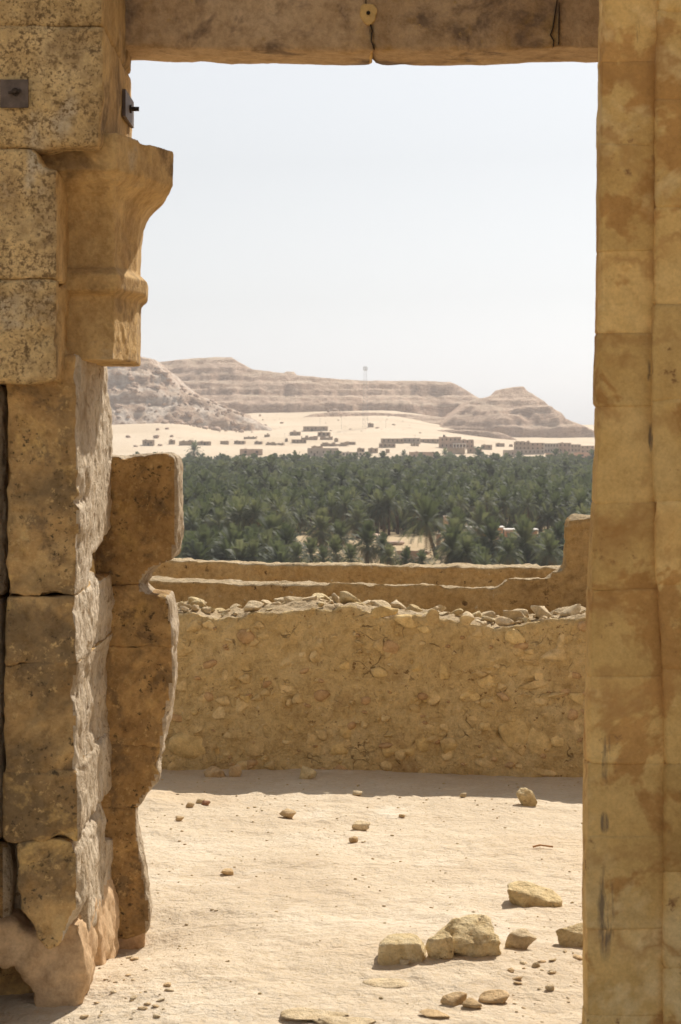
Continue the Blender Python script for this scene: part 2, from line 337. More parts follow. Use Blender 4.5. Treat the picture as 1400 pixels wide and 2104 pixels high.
def G(x, y):
    """height of the land"""
    x = np.asarray(x, float); y = np.asarray(y, float); x, y = np.broadcast_arrays(x, y)
    hill = -0.12 - 20.4 * sstep(19.5, 75, y)
    u = np.clip((y - 1300) / 700.0, 0, None)
    right = sstep(0.018, 0.085, x / np.maximum(y, 1))
    left_z = 36.5 * np.clip(u, 0, 1.5) ** 1.15; right_z = 20.5 * np.clip(u, 0, 1.6) ** 0.9
    rise = left_z * (1 - right) + right_z * right
    rise = rise + 7.5 * sstep(-.045, -.085, x / np.maximum(y, 1)) * sstep(1500, 1800, y)
    far = sstep(60, 130, y)
    roll = far * (0.5 * fbm2(x / 45, y / 45, 3, 5)) + sstep(1330, 1500, y) * 1.6 * fbm2(x / 60, y / 90, 4, 9)
    side = far * 14 * sstep(350, 900, np.abs(x))
    return hill + rise + roll + side

def seq(*segs):
    r = []
    for a, b, st in segs: r += list(np.arange(a, b, st))
    return np.array(r + [segs[-1][1]], float)
gx = seq((-1500, -300, 60), (-300, 300, 5), (300, 1500, 60))
gy = seq((-300, -20, 40), (-20, 14, 2), (14, 80, 2), (80, 300, 15), (300, 540, 4), (540, 1280, 12), (1280, 2150, 6), (2150, 4000, 60))
XX, YY = np.meshgrid(gx, gy)
tag(link('ground', grid_mesh('ground', gx, gy, G(XX, YY), [M['ground']])), kind='structure')

def land(px, py, d0=300.0, d1=2600.0):
    """where the line of sight through a photo pixel meets the land"""
    d = np.arange(d0, d1, 1.0); z = wz(py, d); g = G(wx(px, d), d)
    k = np.argmax(z <= g) if np.any(z <= g) else len(d) - 1
    return wx(px, d[k]), d[k], float(g[k])

def mesa(name, x0, x1, y0, y1, step, foot, crest, prof, mat, seed, rough=1.0, wander=(22, 70), back=None, mixin=.42):
    """a stepped hill: foot(x) is where it starts, prof maps metres inward to height, crest(x) caps it"""
    xs = np.arange(x0, x1, step); ys = np.arange(y0, y1, step * 1.3)
    Xg, Yg = np.meshgrid(xs, ys)
    e = Yg - foot(Xg) + wander[0] * fbm2(Xg / wander[1], Yg / wander[1], 5, seed, 0.55)
    e = e + wander[0] * .22 * fbm2(Xg / 13, Yg / 40, 4, seed + 21, .6)
    z = np.interp(e, [p[0] for p in prof], [p[1] for p in prof])
    zs = np.interp(e, [prof[0][0], 0, prof[-2][0], prof[-1][0]], [prof[0][1], prof[2][1], prof[-2][1], prof[-1][1]])     # plain scree slope
    mk = sstep(-.12, .22, fbm2(Xg / 38, Yg / 26, 4, seed + 41, .6)) * mixin; z = z * (1 - mk) + np.minimum(zs, z + 4) * mk
    z = z + 2.2 * fbm2(Xg / 90, Yg / 200, 3, seed + 51) * sstep(0, 15, e)
    c = crest(Xg) + 0.7 * fbm2(Xg / 9, Yg / 9, 3, seed + 5)
    z = np.minimum(z, c)
    if back: z = np.minimum(z, np.interp(back - Yg, [0, 60, 120], [-20, 40, 120]))
    z = np.where(z < c - .5, z + rough * .5 * fbm2(Xg / 11, Yg / 30, 4, seed + 3, .6), z)
    inside = sstep(-4, 10, e)
    z = z + rough * inside * (0.6 * fbm2(Xg / 14, Yg / 14, 4, seed + 9, 0.6) + 0.5 * np.abs(fbm2(Xg / 5, Yg / 5, 3, seed + 11)))
    return tag(link(name, grid_mesh(name, xs, ys, z, [mat])), kind='structure'), (xs, ys, z)

def steps(z0, z1, seed, slope=.30, cliff=(1.2, 5.5), talus=(5, 16)):
    """a profile of many ledges: short cliffs between leaning benches"""
    r = np.random.default_rng(seed); e, z = 0.0, z0; out = [(-30, z0 - 28), (-6, z0 - 9), (0, z0)]
    while z < z1:
        h = r.uniform(*cliff); e += .8 + h * .22; z += h; out.append((e, z))
        t = r.uniform(*talus); e += t; z += t * slope * r.uniform(.6, 1.5); out.append((e, z))
    return out + [(e + 20, z + 40)]

def line(pts, d):
    """a traced skyline (photo pixels) turned into a height over x at distance d"""
    xs = [wx(p[0], d) for p in pts]; zs = [wz(p[1], d) for p in pts]
    return lambda x: np.interp(x, xs, zs)

main_line = line([(150, 775), (300, 762), (342, 752), (380, 747), (420, 743), (487, 742), (500, 751), (530, 767), (590, 774), (594, 771), (611, 771), (614, 778), (700, 786),
                  (760, 788), (840, 787), (917, 790), (940, 802), (965, 820), (1000, 838), (1040, 850), (1090, 875), (1130, 905), (1200, 940)], 2290)
mesa('hill', -330, 260, 2040, 2480, 1.7, lambda x: 2110 + 0.0 * x + 30 * np.sin(x / 70.0), main_line,
     steps(25, 85, 4, .27), M['mesa'], 31)
butte_line = line([(860, 905), (930, 850), (965, 824), (1000, 817), (1018, 812), (1030, 800), (1050, 797), (1073, 795), (1080, 804), (1110, 825), (1125, 842), (1140, 850), (1147, 862), (1180, 875),
                   (1200, 885), (1216, 890), (1260, 902), (1300, 930)], 2010)
mesa('hill', 60, 290, 1880, 2160, 1.5, lambda x: 1925 + 0.0 * x + 8 * np.sin(x / 30.0), butte_line,
     steps(2, 55, 9, .34), M['mesa'], 47, wander=(14, 45), back=2150)
left_line = line([(-100, 744), (222, 742), (255, 740), (300, 738), (322, 744), (326, 752), (345, 765), (375, 795), (400, 813), (450, 835), (497, 852), (530, 868), (580, 890), (650, 920)], 1925)
_, LH = mesa('hill', -330, -20, 1730, 2080, 1.4, lambda x: 1785 + 0.0 * x + np.clip((x + 110), -60, 60) * 0.5, left_line,
     [(-30, -6), (-6, 2), (0, 9), (36, 25), (39, 31), (66, 43), (68, 48), (90, 56), (91, 60), (100, 62), (101, 66), (110, 67.5), (111, 71), (140, 80)], M['mesa_pale_lit'], 61, rough=4.0, wander=(22, 40), back=2075)
# low rocky shelf in front of the long mesa
shelf_line = line([(560, 880), (640, 852), (690, 846), (760, 848), (850, 852), (940, 862), (1000, 872), (1060, 885), (1120, 900)], 2030)
mesa('hill', -70, 190, 1940, 2120, 1.6, lambda x: 1985 + 0.0 * x + 10 * np.sin(x / 25.0), shelf_line,
     steps(8, 34, 12, .25, (1, 4)), M['mesa'], 83, rough=0.9, wander=(16, 40), back=2110)
ledge_line = line([(800, 905), (840, 886), (870, 884), (930, 883), (990, 886), (1030, 890), (1060, 905)], 1880)
mesa('hill', 30, 170, 1830, 1925, 1.5, lambda x: 1850 + 0.0 * x, ledge_line, [(-20, -20), (-5, -6), (0, 0), (3, 5), (30, 8)], M['mesa'], 91, rough=0.4, wander=(8, 30), back=1922)

# ------------------------------------------------------------------ stones
def rock_data(name, seed, sub=3, planes=9, noise=0.10, dims=(1, 1, 1), mats=(), clip=(0.55, 0.9), fr=1.6, top=None):
    bm = bmesh.new(); bmesh.ops.create_icosphere(bm, subdivisions=sub, radius=1.0)
    V = np.array([v.co[:] for v in bm.verts]); Fc = [[v.index for v in f.verts] for f in bm.faces]; bm.free()
    rng = np.random.default_rng(seed)
    cuts = [(np.array(t[:3]) / np.linalg.norm(t[:3]), t[3]) for t in (top or ())]
    for k in range(planes):
        n = rng.normal(size=3); cuts.append((n / np.linalg.norm(n), rng.uniform(*clip)))
    for n, c in cuts:
        dd = V @ n - c; V = V - np.where(dd > 0, dd, 0)[:, None] * n * 0.93
    V = V * (1 + noise * fbm(V * fr + seed * 3.1, 4, seed))[:, None]
    V = V / np.max(np.abs(V), axis=0) * np.array(dims)
    return fast_mesh(name, V, Fc, True, mats)

boulder_meshes = [rock_data('boulder', 200 + k, 2, 8, 0.2, (1, 0.9, 0.75), [M['boulder']]) for k in range(6)]
def boulder(px, py, w, label, group=None, tall=0.75, far=(1350, 2600)):
    x, y, z = land(px, py, *far)
    r = w * y / F / 2
    o = link('boulder', boulder_meshes[random.randrange(6)], None, (x, y, z + r * tall * 0.45), (0, 0, random.uniform(0, 6.3)), (r, r, r * tall / 0.75))
    return tag(o, label, 'boulder', group)
for px, py, w, t, lab in [(690, 846, 14, .7, 'lone pale boulder on the sand slope below the long mesa'), (706, 833, 13, .8, 'squat boulder at the foot of the long reddish cliff'),
        (676, 848, 9, 1.2, 'upright boulder standing on the sand left of the tower'), (557, 834, 15, .8, 'rounded boulder at the start of the open sand slope'),
        (573, 833, 12, .7, 'boulder beside the rounded one under the cliff band'), (618, 835, 15, .9, 'dark boulder under the middle of the cliff band'),
        (505, 829, 15, .6, 'broad boulder on the sand right of the near hill foot'), (322, 900, 14, .8, 'boulder on the sand above the leftmost mud house'),
        (353, 898, 9, .8, 'small boulder behind the narrow tower-like house'), (264, 899, 13, .6, 'flat boulder at the far left edge of the sand'),
        (329, 916, 11, .6, 'low boulder right of the leftmost mud house'), (279, 918, 10, .6, 'low flat stone left of the leftmost mud house'),
        (324, 884, 9, .9, 'dark boulder low on the near hill foot'), (344, 882, 10, .8, 'tan boulder low on the near hill foot'),
        (433, 874, 8, .8, 'boulder on the sand under the pink scree'), (579, 870, 9, .6, 'flat boulder on open sand above the ruins'),
        (531, 873, 7, .7, 'one of two little stones on open sand'), (545, 875, 9, .6, 'wide stone on open sand beside a little one'), (775, 880, 10, .4, 'low dark stone beside the tower foot')]:
    boulder(px, py, w, lab, tall=t)
rng = np.random.default_rng(5)
xs_, ys_, zs_ = LH
n = 0
while n < 230:                                          # scree on the near hill and its foot
    px = rng.uniform(232, 500); t = rng.random()
    x_d = rng.uniform(1765, 1850); x = wx(px, x_d)
    i = int((x - xs_[0]) / 1.4); j = int((x_d - ys_[0]) / (1.4 * 1.3))
    if not (0 <= i < len(xs_) and 0 <= j < len(ys_)): continue
    z = max(zs_[j, i], float(G(x, x_d))); r = 0.9 + 2.8 * rng.random() ** 3
    o = link('boulder', boulder_meshes[int(rng.integers(6))], None, (x, x_d, z + r * 0.2), tuple(rng.uniform(-.4, .4, 2)) + (rng.uniform(0, 6),), (r, r, r))
    tag(o, 'fallen boulder in the scree at the foot of the near pale hill', 'boulder', 'scree boulders on the near hill'); n += 1
n = 0
while n < 70:
    px = rng.uniform(440, 1190); py = rng.uniform(850, 892)
    x, y, z = land(px, py, 1350, 2100); r = 0.5 + 1.3 * rng.random() ** 2
    o = link('boulder', boulder_meshes[int(rng.integers(6))], None, (x, y, z + r * 0.2), (0, 0, rng.uniform(0, 6)), (r, r, r * 0.8))
    tag(o, 'small stone strewn on the pale sand below the mesas', 'boulder', 'stones strewn on the desert sand'); n += 1
# ------------------------------------------------------------------ village
def boxes_mesh(name, boxes, mats, smooth=False):
    V, Fc = [], []
    for (a, b, c, d, e, f) in boxes:
        k = len(V)
        V += [(a, c, e), (b, c, e), (b, d, e), (a, d, e), (a, c, f), (b, c, f), (b, d, f), (a, d, f)]
        Fc += [(k, k + 3, k + 2, k + 1), (k + 4, k + 5, k + 6, k + 7), (k, k + 1, k + 5, k + 4), (k + 1, k + 2, k + 6, k + 5), (k + 2, k + 3, k + 7, k + 6), (k + 3, k, k + 4, k + 7)]
    return new_mesh(name, V, Fc, smooth, mats)

def facade(w, h, y, th, holes):
    """boxes that make a front wall of width w, height h, thickness th with rectangular holes"""
    xs = sorted({-w / 2, w / 2} | {a for q in holes for a in (q[0], q[1])}); zs = sorted({-1.0, h} | {a for q in holes for a in (q[2], q[3])})
    out = []
    for i in range(len(xs) - 1):
        run = None
        for j in range(len(zs) - 1):
            cx, cz = (xs[i] + xs[i + 1]) / 2, (zs[j] + zs[j + 1]) / 2
            if any(q[0] < cx < q[1] and q[2] < cz < q[3] for q in holes):
                if run is not None: out.append((xs[i], xs[i + 1], y, y + th, run, zs[j])); run = None
            elif run is None: run = zs[j]
        if run is not None: out.append((xs[i], xs[i + 1], y, y + th, run, zs[-1]))
    return out

NAMES = {}
def house(x0, x1, yt, yb, label, mat='house_a', win=2, rows=1, door=1, deep=0.8, arch=False, ww=0.9, yaw=None, dist=None, extra=None):
    """a flat-roofed house standing where photo pixels x0..x1 and its foot yb meet the land"""
    if dist is None: x, y, z = land((x0 + x1) / 2, yb, 1345)
    else: y = dist; x = wx((x0 + x1) / 2, y); z = wz(yb, y)
    w = (x1 - x0) * y / F; h = (yb - yt) * y / F; dp = max(3.5, min(w * deep, 12))
    r = empty('house', (x, y, z), label, 'house', 'houses of the desert village', (0, 0, random.uniform(-.12, .12) if yaw is None else yaw))
    holes, kinds = [], []
    doors = [0.22 * w] if door else []
    storey = h / rows
    for k in range(rows):
        n = win
        for i in range(n):
            cx = -w / 2 + w * (i + 0.5 + (0.18 if door and k == 0 else 0) * 0) / n
            hh = min(1.5, storey * 0.42); b = k * storey + storey * 0.38
            holes.append((cx - ww / 2, cx + ww / 2, b, b + hh)); kinds.append('window')
    if door:
        dx = w * 0.5 * random.choice([-1, 1]) * (0.5 if win != 1 else 0.55)
        if win: dx = -w / 2 + w / max(win, 1) if win > 1 else w * 0.3
        dh = min(2.2, storey * 0.72)
        holes.append((dx - 0.6, dx + 0.6, -0.2, dh)); kinds.append('door')
    m = M[mat]
    wl = facade(w, h, 0, 0.45, holes) + [(-w / 2, -w / 2 + .45, .45, dp, -1, h), (w / 2 - .45, w / 2, .45, dp, -1, h), (-w / 2 + .45, w / 2 - .45, dp - .45, dp, -1, h)]
    if random.random() < 0.6: wl.append((-w * .3, -w * .3 + 1.6, -.03, .42, h - .003, h + .5))
    link('wall', boxes_mesh('wall', wl, [m]), r)
    link('roof', boxes_mesh('roof', [(-w / 2 + .46, w / 2 - .46, .46, dp - .46, h - .75, h - .5)], [M['house_c']]), r)
    for q, kd in zip(holes, kinds):
        link(kd, boxes_mesh(kd, [(q[0] + .003, q[1] - .003, .30, .36, q[2] + .003, q[3] - .003)], [M['dark']]), r)
    return r, w, h, dp

def ruin(x0, x1, yt, yb, label, mat='house_a', cat='ruin'):
    """roofless house: walls of uneven height with gaps"""
    x, y, z = land((x0 + x1) / 2, yb, 1345); w = (x1 - x0) * y / F; h = (yb - yt) * y / F
    r = empty('ruined_house', (x, y, z), label, cat, 'ruined mud houses of the desert village', (0, 0, random.uniform(-.15, .15)))
    for (ya, nm) in ((0, 'wall'), (5.5, 'wall')):
        bx = []; t = -w / 2
        while t < w / 2 - .3:
            s = min(random.uniform(.7, 2.6), w / 2 - t)
            if random.random() < .84: bx.append((t, t + s - .01, ya, ya + .5, -1, h * random.uniform(.45, 1.0)))
            t += s
        if bx: link(nm, boxes_mesh(nm, bx, [M[mat]]), r)
    for xa in (-w / 2, 0, w / 2 - .5):
        link('wall', boxes_mesh('wall', [(xa + .003, xa + .49, .51, 5.49, -1, h * random.uniform(.5, .85))], [M[mat]]), r)
    return r

house(293, 317, 904, 916, 'leftmost mud house, with a stepped parapet, right behind the palm tops', win=2)
house(347, 360, 904, 913, 'narrow block house left of the house with an open gateway', win=1, door=0)
ruin(368, 396, 903, 915, 'ruined house with a see-through gateway near the tall palm')
house(408, 434, 907, 915, 'low long house just right of the tall palm top', win=2)
house(453, 470, 906, 913, 'plain blank-walled house, fourth of the low row above the palms', win=0, door=0)
house(481, 503, 906, 913, 'low house with three tiny windows in the left row', win=3, door=0)
house(523, 539, 907, 913, 'small square house at the right end of the low left row', win=2, door=0)
ruin(546, 583, 908, 915, 'long ruined wall right of the low left row')
ruin(501, 526, 896, 902, 'tumbled ruin on open sand above the low left row')
ruin(544, 555, 890, 898, 'small broken wall on open sand')
house(601, 630, 903, 911, 'house with a row of dark openings in the ruin cluster', win=4, door=0)
house(596, 618, 887, 895, 'house at the upper left of the ruin cluster', win=2, door=0)
house(625, 674, 876, 886, 'longest highest house of the ruin cluster with open side', win=3, door=1)
house(653, 678, 888, 897, 'dark-fronted house near the top of the ruin cluster', win=3, door=0, ww=1.6)
ruin(620, 652, 895, 904, 'jagged ruin in the middle of the cluster')
ruin(652, 684, 895, 904, 'jagged ruin at the right of the cluster')
house(586, 592, 902, 908, 'tiny hut at the left edge of the ruin cluster', win=1, door=0)
ruin(659, 716, 909, 917, 'long low ruin with many broken posts below the cluster')
house(708, 731, 908, 914, 'low house at the right end of the long low ruin', win=3, door=0)
house(687, 695, 901, 908, 'single small square ruin block on the sand', win=0, door=0)
house(493, 540, 923, 936, 'pinkish house half hidden by palms with two dark doorways', 'house_b', win=2, ww=1.7, door=0)
house(634, 696, 921, 938, 'long grey building rising behind the palms', 'house_c', win=5, rows=1)
house(640, 662, 917, 930, 'raised back storey behind the long grey building', 'house_a', win=2, door=0, dist=1475)
house(703, 752, 929, 939, 'pale building with a row of upright openings at the palm edge', 'house_d', win=7, ww=1.3, door=0)
house(734, 749, 921, 929, 'little house behind the pale building', win=1)
house(758, 777, 921, 931, 'square house alone right of the pale building', win=2, door=0)
house(793, 801, 923, 931, 'tiny cube hut on the sand between two larger houses', win=0, door=0)
house(756, 768, 870, 878, 'lone hut beside the foot of the lattice tower', win=1, door=0)
house(785, 830, 901, 911, 'long low house, left of the three joined ones', win=5, door=0)
house(828, 864, 900, 911, 'long low house, middle of the three joined ones', 'house_c', win=4, door=0)
house(865, 905, 902, 911, 'long low house, right of the three joined ones', win=4, door=0)
house(779, 813, 912, 920, 'low house in front of the joined row', win=4, door=0)
ruin(844, 860, 909, 917, 'small broken house in front of the joined row')
house(842, 902, 929, 945, 'low tan building standing among the palm tops', 'house_b', win=3, door=0)
mr, mw, mh, md = house(905, 948, 898, 922, 'large two storey house with parapet beside a dark tree', 'house_b', win=5, rows=2, door=0, yaw=0.05)
link('stair_tower', boxes_mesh('stair_tower', [(-mw * .35, -mw * .35 + 1.4, 2, 3.4, mh - .6, mh + 1.6)], [M['dark']]), mr)
house(948, 974, 904, 922, 'right wing of the large two storey house', 'house_b', win=3, rows=2, door=0, yaw=0.05)
pr, pw, ph, pd = house(930, 958, 910, 923, 'columned porch in front of the large two storey house', 'house_b', win=4, ww=1.5, door=0, yaw=0.05)
for i in range(5):
    t = -pw / 2 + .5 + (pw - 1) * i / 4
    link('column', boxes_mesh('column', [(t - .2, t + .2, -1.9, -1.5, -.5, ph - .8)], [M['white']]), pr)
link('porch_roof', boxes_mesh('porch_roof', [(-pw / 2, pw / 2, -2.1, -.003, ph - .797, ph - .4)], [M['white']]), pr)
house(920, 955, 921, 933, 'blank tan wall house below the columned porch', 'house_a', win=0, door=0)
house(989, 1011, 914, 924, 'low house on open sand right of the two storey house', win=2, door=0)
house(1019, 1037, 911, 918, 'small house with one dark door on open sand', win=0, door=1)
house(1048, 1054, 913, 918, 'tiny shed left of the apartment blocks', win=0, door=0)
house(1058, 1090, 908, 926, 'left apartment block with broken rooftop walls', 'house_a', win=4, rows=2, door=0, yaw=0.0)
house(1090, 1120, 910, 926, 'apartment block with two large upper windows', 'house_b', win=3, rows=2, door=0, yaw=0.0, ww=1.2)
ruin(1062, 1088, 904, 919, 'unfinished walls rising behind the left apartment block')
house(1060, 1119, 924, 934, 'lower front row of dwellings with regular windows', 'house_c', win=7, door=0, yaw=0.0)
house(1119, 1148, 911, 932, 'grey block with a row of five arched upper windows', 'house_c', win=5, rows=2, door=0, yaw=0.0)
house(1148, 1174, 910, 932, 'tan block right of the arched windows', 'house_b', win=3, rows=2, door=0, yaw=0.0)
house(1173, 1194, 913, 930, 'tan house with rooftop posts near the doorway edge', 'house_a', win=3, rows=2, door=0)
house(1193, 1222, 916, 932, 'last house, against the stone pier edge', 'house_b', win=3, rows=2, door=0)
house(1180, 1216, 930, 943, 'salmon house with one dark door at the palm edge', 'pink', win=1, door=1)
house(1077, 1110, 870, 886, 'pinkish block on the slope at the foot of the butte', 'house_b', win=0, door=0, yaw=0.0)
house(1110, 1145, 874, 887, 'right half of the pinkish block at the butte foot', 'house_b', win=1, door=0, yaw=0.0)
house(1036, 1060, 925, 940, 'low blank house below the apartment blocks', 'house_c', win=2, door=0)
house(1125, 1180, 931, 941, 'long low wall of a yard below the grey block', 'house_b', win=0, door=1)
house(960, 990, 921, 932, 'small yard house right of the blank wall', 'house_a', win=2, door=0)

# lattice mast
def bar(p, q, r):
    p, q = Vector(p), Vector(q); d = (q - p).normalized(); a = d.orthogonal().normalized(); b = d.cross(a)
    return [p + a * r, p + b * r, p - a * r, p - b * r, q + a * r, q + b * r, q - a * r, q - b * r]
def bars_mesh(name, segs, mats):
    V, Fc = [], []
    for p, q, r in segs:
        k = len(V); V += bar(p, q, r)
        Fc += [(k, k + 1, k + 5, k + 4), (k + 1, k + 2, k + 6, k + 5), (k + 2, k + 3, k + 7, k + 6), (k + 3, k, k + 4, k + 7), (k, k + 3, k + 2, k + 1), (k + 4, k + 5, k + 6, k + 7)]
    return new_mesh(name, V, Fc, False, mats)
tx, ty, tz = land(751, 880, 1345)
TH = (880 - 753) * ty / F
tw = empty('lattice_tower', (tx, ty, tz), 'tall thin steel lattice radio tower standing on the sand before the long mesa', 'tower')
hw = lambda z: 2.3 - 1.3 * z / TH
crn = [(-1, -1), (1, -1), (1, 1), (-1, 1)]
for sx, sy in crn: link('leg', bars_mesh('leg', [((sx * hw(0), sy * hw(0), -1), (sx * hw(TH), sy * hw(TH), TH), .10)], [M['tower']]), tw)
NL = 14
for k in range(NL):
    za, zb = TH * k / NL, TH * (k + 1) / NL; sg = []
    for i in range(4):
        a, b = crn[i], crn[(i + 1) % 4]
        sg += [((a[0] * hw(za), a[1] * hw(za), za), (b[0] * hw(zb), b[1] * hw(zb), zb), .06), ((b[0] * hw(za), b[1] * hw(za), za), (a[0] * hw(zb), a[1] * hw(zb), zb), .06),
               ((a[0] * hw(zb), a[1] * hw(zb), zb), (b[0] * hw(zb), b[1] * hw(zb), zb), .06)]
    link('lattice_bay', bars_mesh('lattice_bay', sg, [M['tower']]), tw)
link('antenna_platform', boxes_mesh('antenna_platform', [(-1.9, 1.9, -1.9, 1.9, TH - 3.2, TH - 2.9), (-1.7, -1.2, -1.9, -1.5, TH - 2.897, TH - .4), (1.2, 1.7, -1.9, -1.5, TH - 2.897, TH - .4), (-.3, .3, -1.9, -1.5, TH - 2.897, TH)], [M['tower']]), tw)
for px, yt, yb, lab in [(658, 858, 886, 'thin pole rising behind the highest ruin'), (702, 855, 882, 'thin pole on open sand left of the tower'), (793, 864, 882, 'thin pole on open sand right of the tower'),
                        (586, 890, 900, 'short pole at the left of the ruin cluster'), (853, 893, 902, 'thin aerial over the joined row')]:
    x, y, z = land(px, yb, 1345); h = (yb - yt) * y / F
    p = empty('utility_pole', (x, y, z), lab, 'pole', 'thin poles of the village')
    link('pole', bars_mesh('pole', [((0, 0, -.5), (0, 0, h), .09)], [M['tower']]), p); link('crossarm', bars_mesh('crossarm', [((-.8, 0, h - .5), (.8, 0, h - .5), .07)], [M['tower']]), p)
# ------------------------------------------------------------------ palms
def frond_arrays(L, up, droop, nleaf=13, leafl=0.62, width=0.05, segs=6, rng=None, thin=1.0):
    """one feathered frond: rachis strip plus leaflets; starts at the origin and leaves along +X"""
    V, T = [], []
    t = np.linspace(0, 1, segs + 1); X = L * t * math.cos(up) * (1 - 0.18 * t * t); Z = L * (math.sin(up) * t - droop * t ** 2.1)
    P = np.stack([X, np.zeros_like(X), Z], 1)
    for i in range(segs):
        w0, w1 = width * (1 - t[i] * .85), width * (1 - t[i + 1] * .85); k = len(V)
        V += [P[i] + (0, -w0, 0), P[i] + (0, w0, 0), P[i + 1] + (0, w1, 0), P[i + 1] + (0, -w1, 0)]; T += [(k, k + 1, k + 2), (k, k + 2, k + 3)]
    for i in range(nleaf):
        u = 0.14 + 0.86 * (i + .5) / nleaf
        p = np.array([np.interp(u, t, P[:, 0]), 0, np.interp(u, t, P[:, 2])]); q = np.array([np.interp(min(1, u + .04), t, P[:, 0]), 0, np.interp(min(1, u + .04), t, P[:, 2])])
        tg = q - p; tg = tg / (np.linalg.norm(tg) + 1e-9); lw = L / nleaf * 0.52 * thin
        ll = leafl * (0.55 + 0.9 * math.sin(math.pi * min(1, u * .85 + .12))) * (rng.uniform(.85, 1.15) if rng is not None else 1)
        for s in (-1, 1):
            dr = tg * 0.75 + np.array([0, s * 0.85, 0.32 - .45 * u]); dr = dr / np.linalg.norm(dr); k = len(V)
            V += [p - tg * lw * .6, p + tg * lw, p + dr * ll]; T += [(k, k + 1, k + 2) if s > 0 else (k + 1, k, k + 2)]
    return np.array(V), np.array(T)

def rotz(V, a):
    c, s = math.cos(a), math.sin(a); return V @ np.array([[c, s, 0], [-s, c, 0], [0, 0, 1]])

def crown_arrays(rng, n, L, nleaf, leafl, segs, width=.05, thin=1.0, lo=-.35):
    Vs, Ts, k = [], [], 0
    for i in range(n):
        u = (i + rng.uniform(0, .8)) / n
        up = 1.42 - (1.42 - lo) * u ** 0.9; dr = 0.16 + 0.42 * math.cos(up) * rng.uniform(.6, 1.25) + (.10 if u > .7 else 0)
        V, T = frond_arrays(L * rng.uniform(.82, 1.08), up, dr, nleaf, leafl, width, segs, rng, thin)
        V = rotz(V, i * 2.39996 + rng.uniform(-.3, .3)); V = V + (0, 0, .25 * (1 - u))
        Vs.append(V); Ts.append(T + k); k += len(V)
    return np.concatenate(Vs), np.concatenate(Ts)

def trunk_arrays(H, r0=.28, r1=.2, sides=7, rings=7, lean=0.0, seed=0):
    V, T = [], []
    for j in range(rings + 1):
        t = j / rings; r = (r0 + (r1 - r0) * t) * (1.0 + .12 * (j % 2)) * (1.35 if t == 0 else 1)
        for i in range(sides):
            a = 2 * math.pi * i / sides
            V.append((r * math.cos(a) + lean * H * t * t, r * math.sin(a), H * t - (.6 if j == 0 else 0)))
    for j in range(rings):
        for i in range(sides):
            a, b = j * sides + i, j * sides + (i + 1) % sides
            T += [(a, b, b + sides), (a, b + sides, a + sides)]
    return np.array(V), np.array(T)

rp = np.random.default_rng(11)
NV = 7
crowns, skirts, trunks = [], [], []
for k in range(NV):
    V, T = crown_arrays(rp, 44, 4.3, 20, .66, 6, lo=-.3, thin=.75); crowns.append(fast_mesh('crown', V, T, False, [M['frond']]))
    V, T = crown_arrays(rp, 9, 3.3, 9, .4, 5, lo=-.5)
    V[:, 2] = V[:, 2] * .7 - np.hypot(V[:, 0], V[:, 1]) * .62; V[:, :2] *= .62
    skirts.append(fast_mesh('dry_fronds', V, T, False, [M['dry_frond']]))
    V, T = trunk_arrays(1.0, .26, .2); trunks.append(fast_mesh('trunk', V, T, True, [M['trunk']]))

def palm(x, y, z, H, s, rz, k, label, group=None, lean=0.0, azl=0.0):
    r = empty('date_palm', (x, y, z), label, 'palm tree', group, (0, 0, rz))
    link('trunk', trunks[k % NV], r, (0, 0, 0), (0, lean, azl), (1, 1, H))
    top = Vector((math.sin(lean) * H * math.cos(azl), math.sin(lean) * H * math.sin(azl), math.cos(lean) * H))
    link('crown', crowns[k % NV], r, top, (0, lean * .8, azl), (s, s, s))
    link('dry_fronds', skirts[(k * 3 + 1) % NV], r, top, (0, lean * .8, azl), (s, s, s))
    return r

frond_meshes = []
for k, (up, dr) in enumerate([(1.35, .22), (1.1, .32), (.85, .42), (.6, .5), (.35, .5), (.05, .42), (-.25, .35)]):
    V, T = frond_arrays(4.4, up, dr, 26, .72, .05, 8, rp, .7); frond_meshes.append(fast_mesh('frond', V, T, False, [M['frond']]))
dryf = []
for k, (up, dr) in enumerate([(-.3, .5), (-.6, .4)]):
    V, T = frond_arrays(3.6, up, dr, 14, .5, .05, 7, rp); dryf.append(fast_mesh('dry_frond', V, T, False, [M['dry_frond']]))
def near_palm(px, py, wpx, H, d, label, lean=0.0, azl=0.0, n=58, low=12):
    """a palm near enough that single fronds show; (px, py) is the heart of the crown in the photo"""
    x = wx(px, d); zt = wz(py, d); g = float(G(x, d)); H = max(.4, zt - g) if H is None else H
    s = wpx * 1.18 * d / F / 2 / 3.9
    r = empty('date_palm', (x - math.sin(lean) * H * math.cos(azl), d, zt - H * math.cos(lean)), label, 'palm tree', 'date palms beyond the mud walls')
    V, T = trunk_arrays(H, .36, .27, 8, 9); link('trunk', fast_mesh('trunk', V, T, True, [M['trunk']]), r, (0, 0, 0), (0, lean, azl))
    top = Vector((math.sin(lean) * H * math.cos(azl), math.sin(lean) * H * math.sin(azl), math.cos(lean) * H))
    for i in range(n):
        u = i / n; m = min(6, int(u * 7))
        q = s * random.uniform(.85, 1.1)
        link('frond', frond_meshes[m], r, top, (random.uniform(-.12, .12), random.uniform(-.12, .12), i * 2.39996), (q, q, q))
    for i in range(low):
        q = s * random.uniform(.7, 1.0); link('dry_frond', dryf[i % 2], r, top, (0, .25, i * 2.1 + random.random()), (q, q, q))
    return r

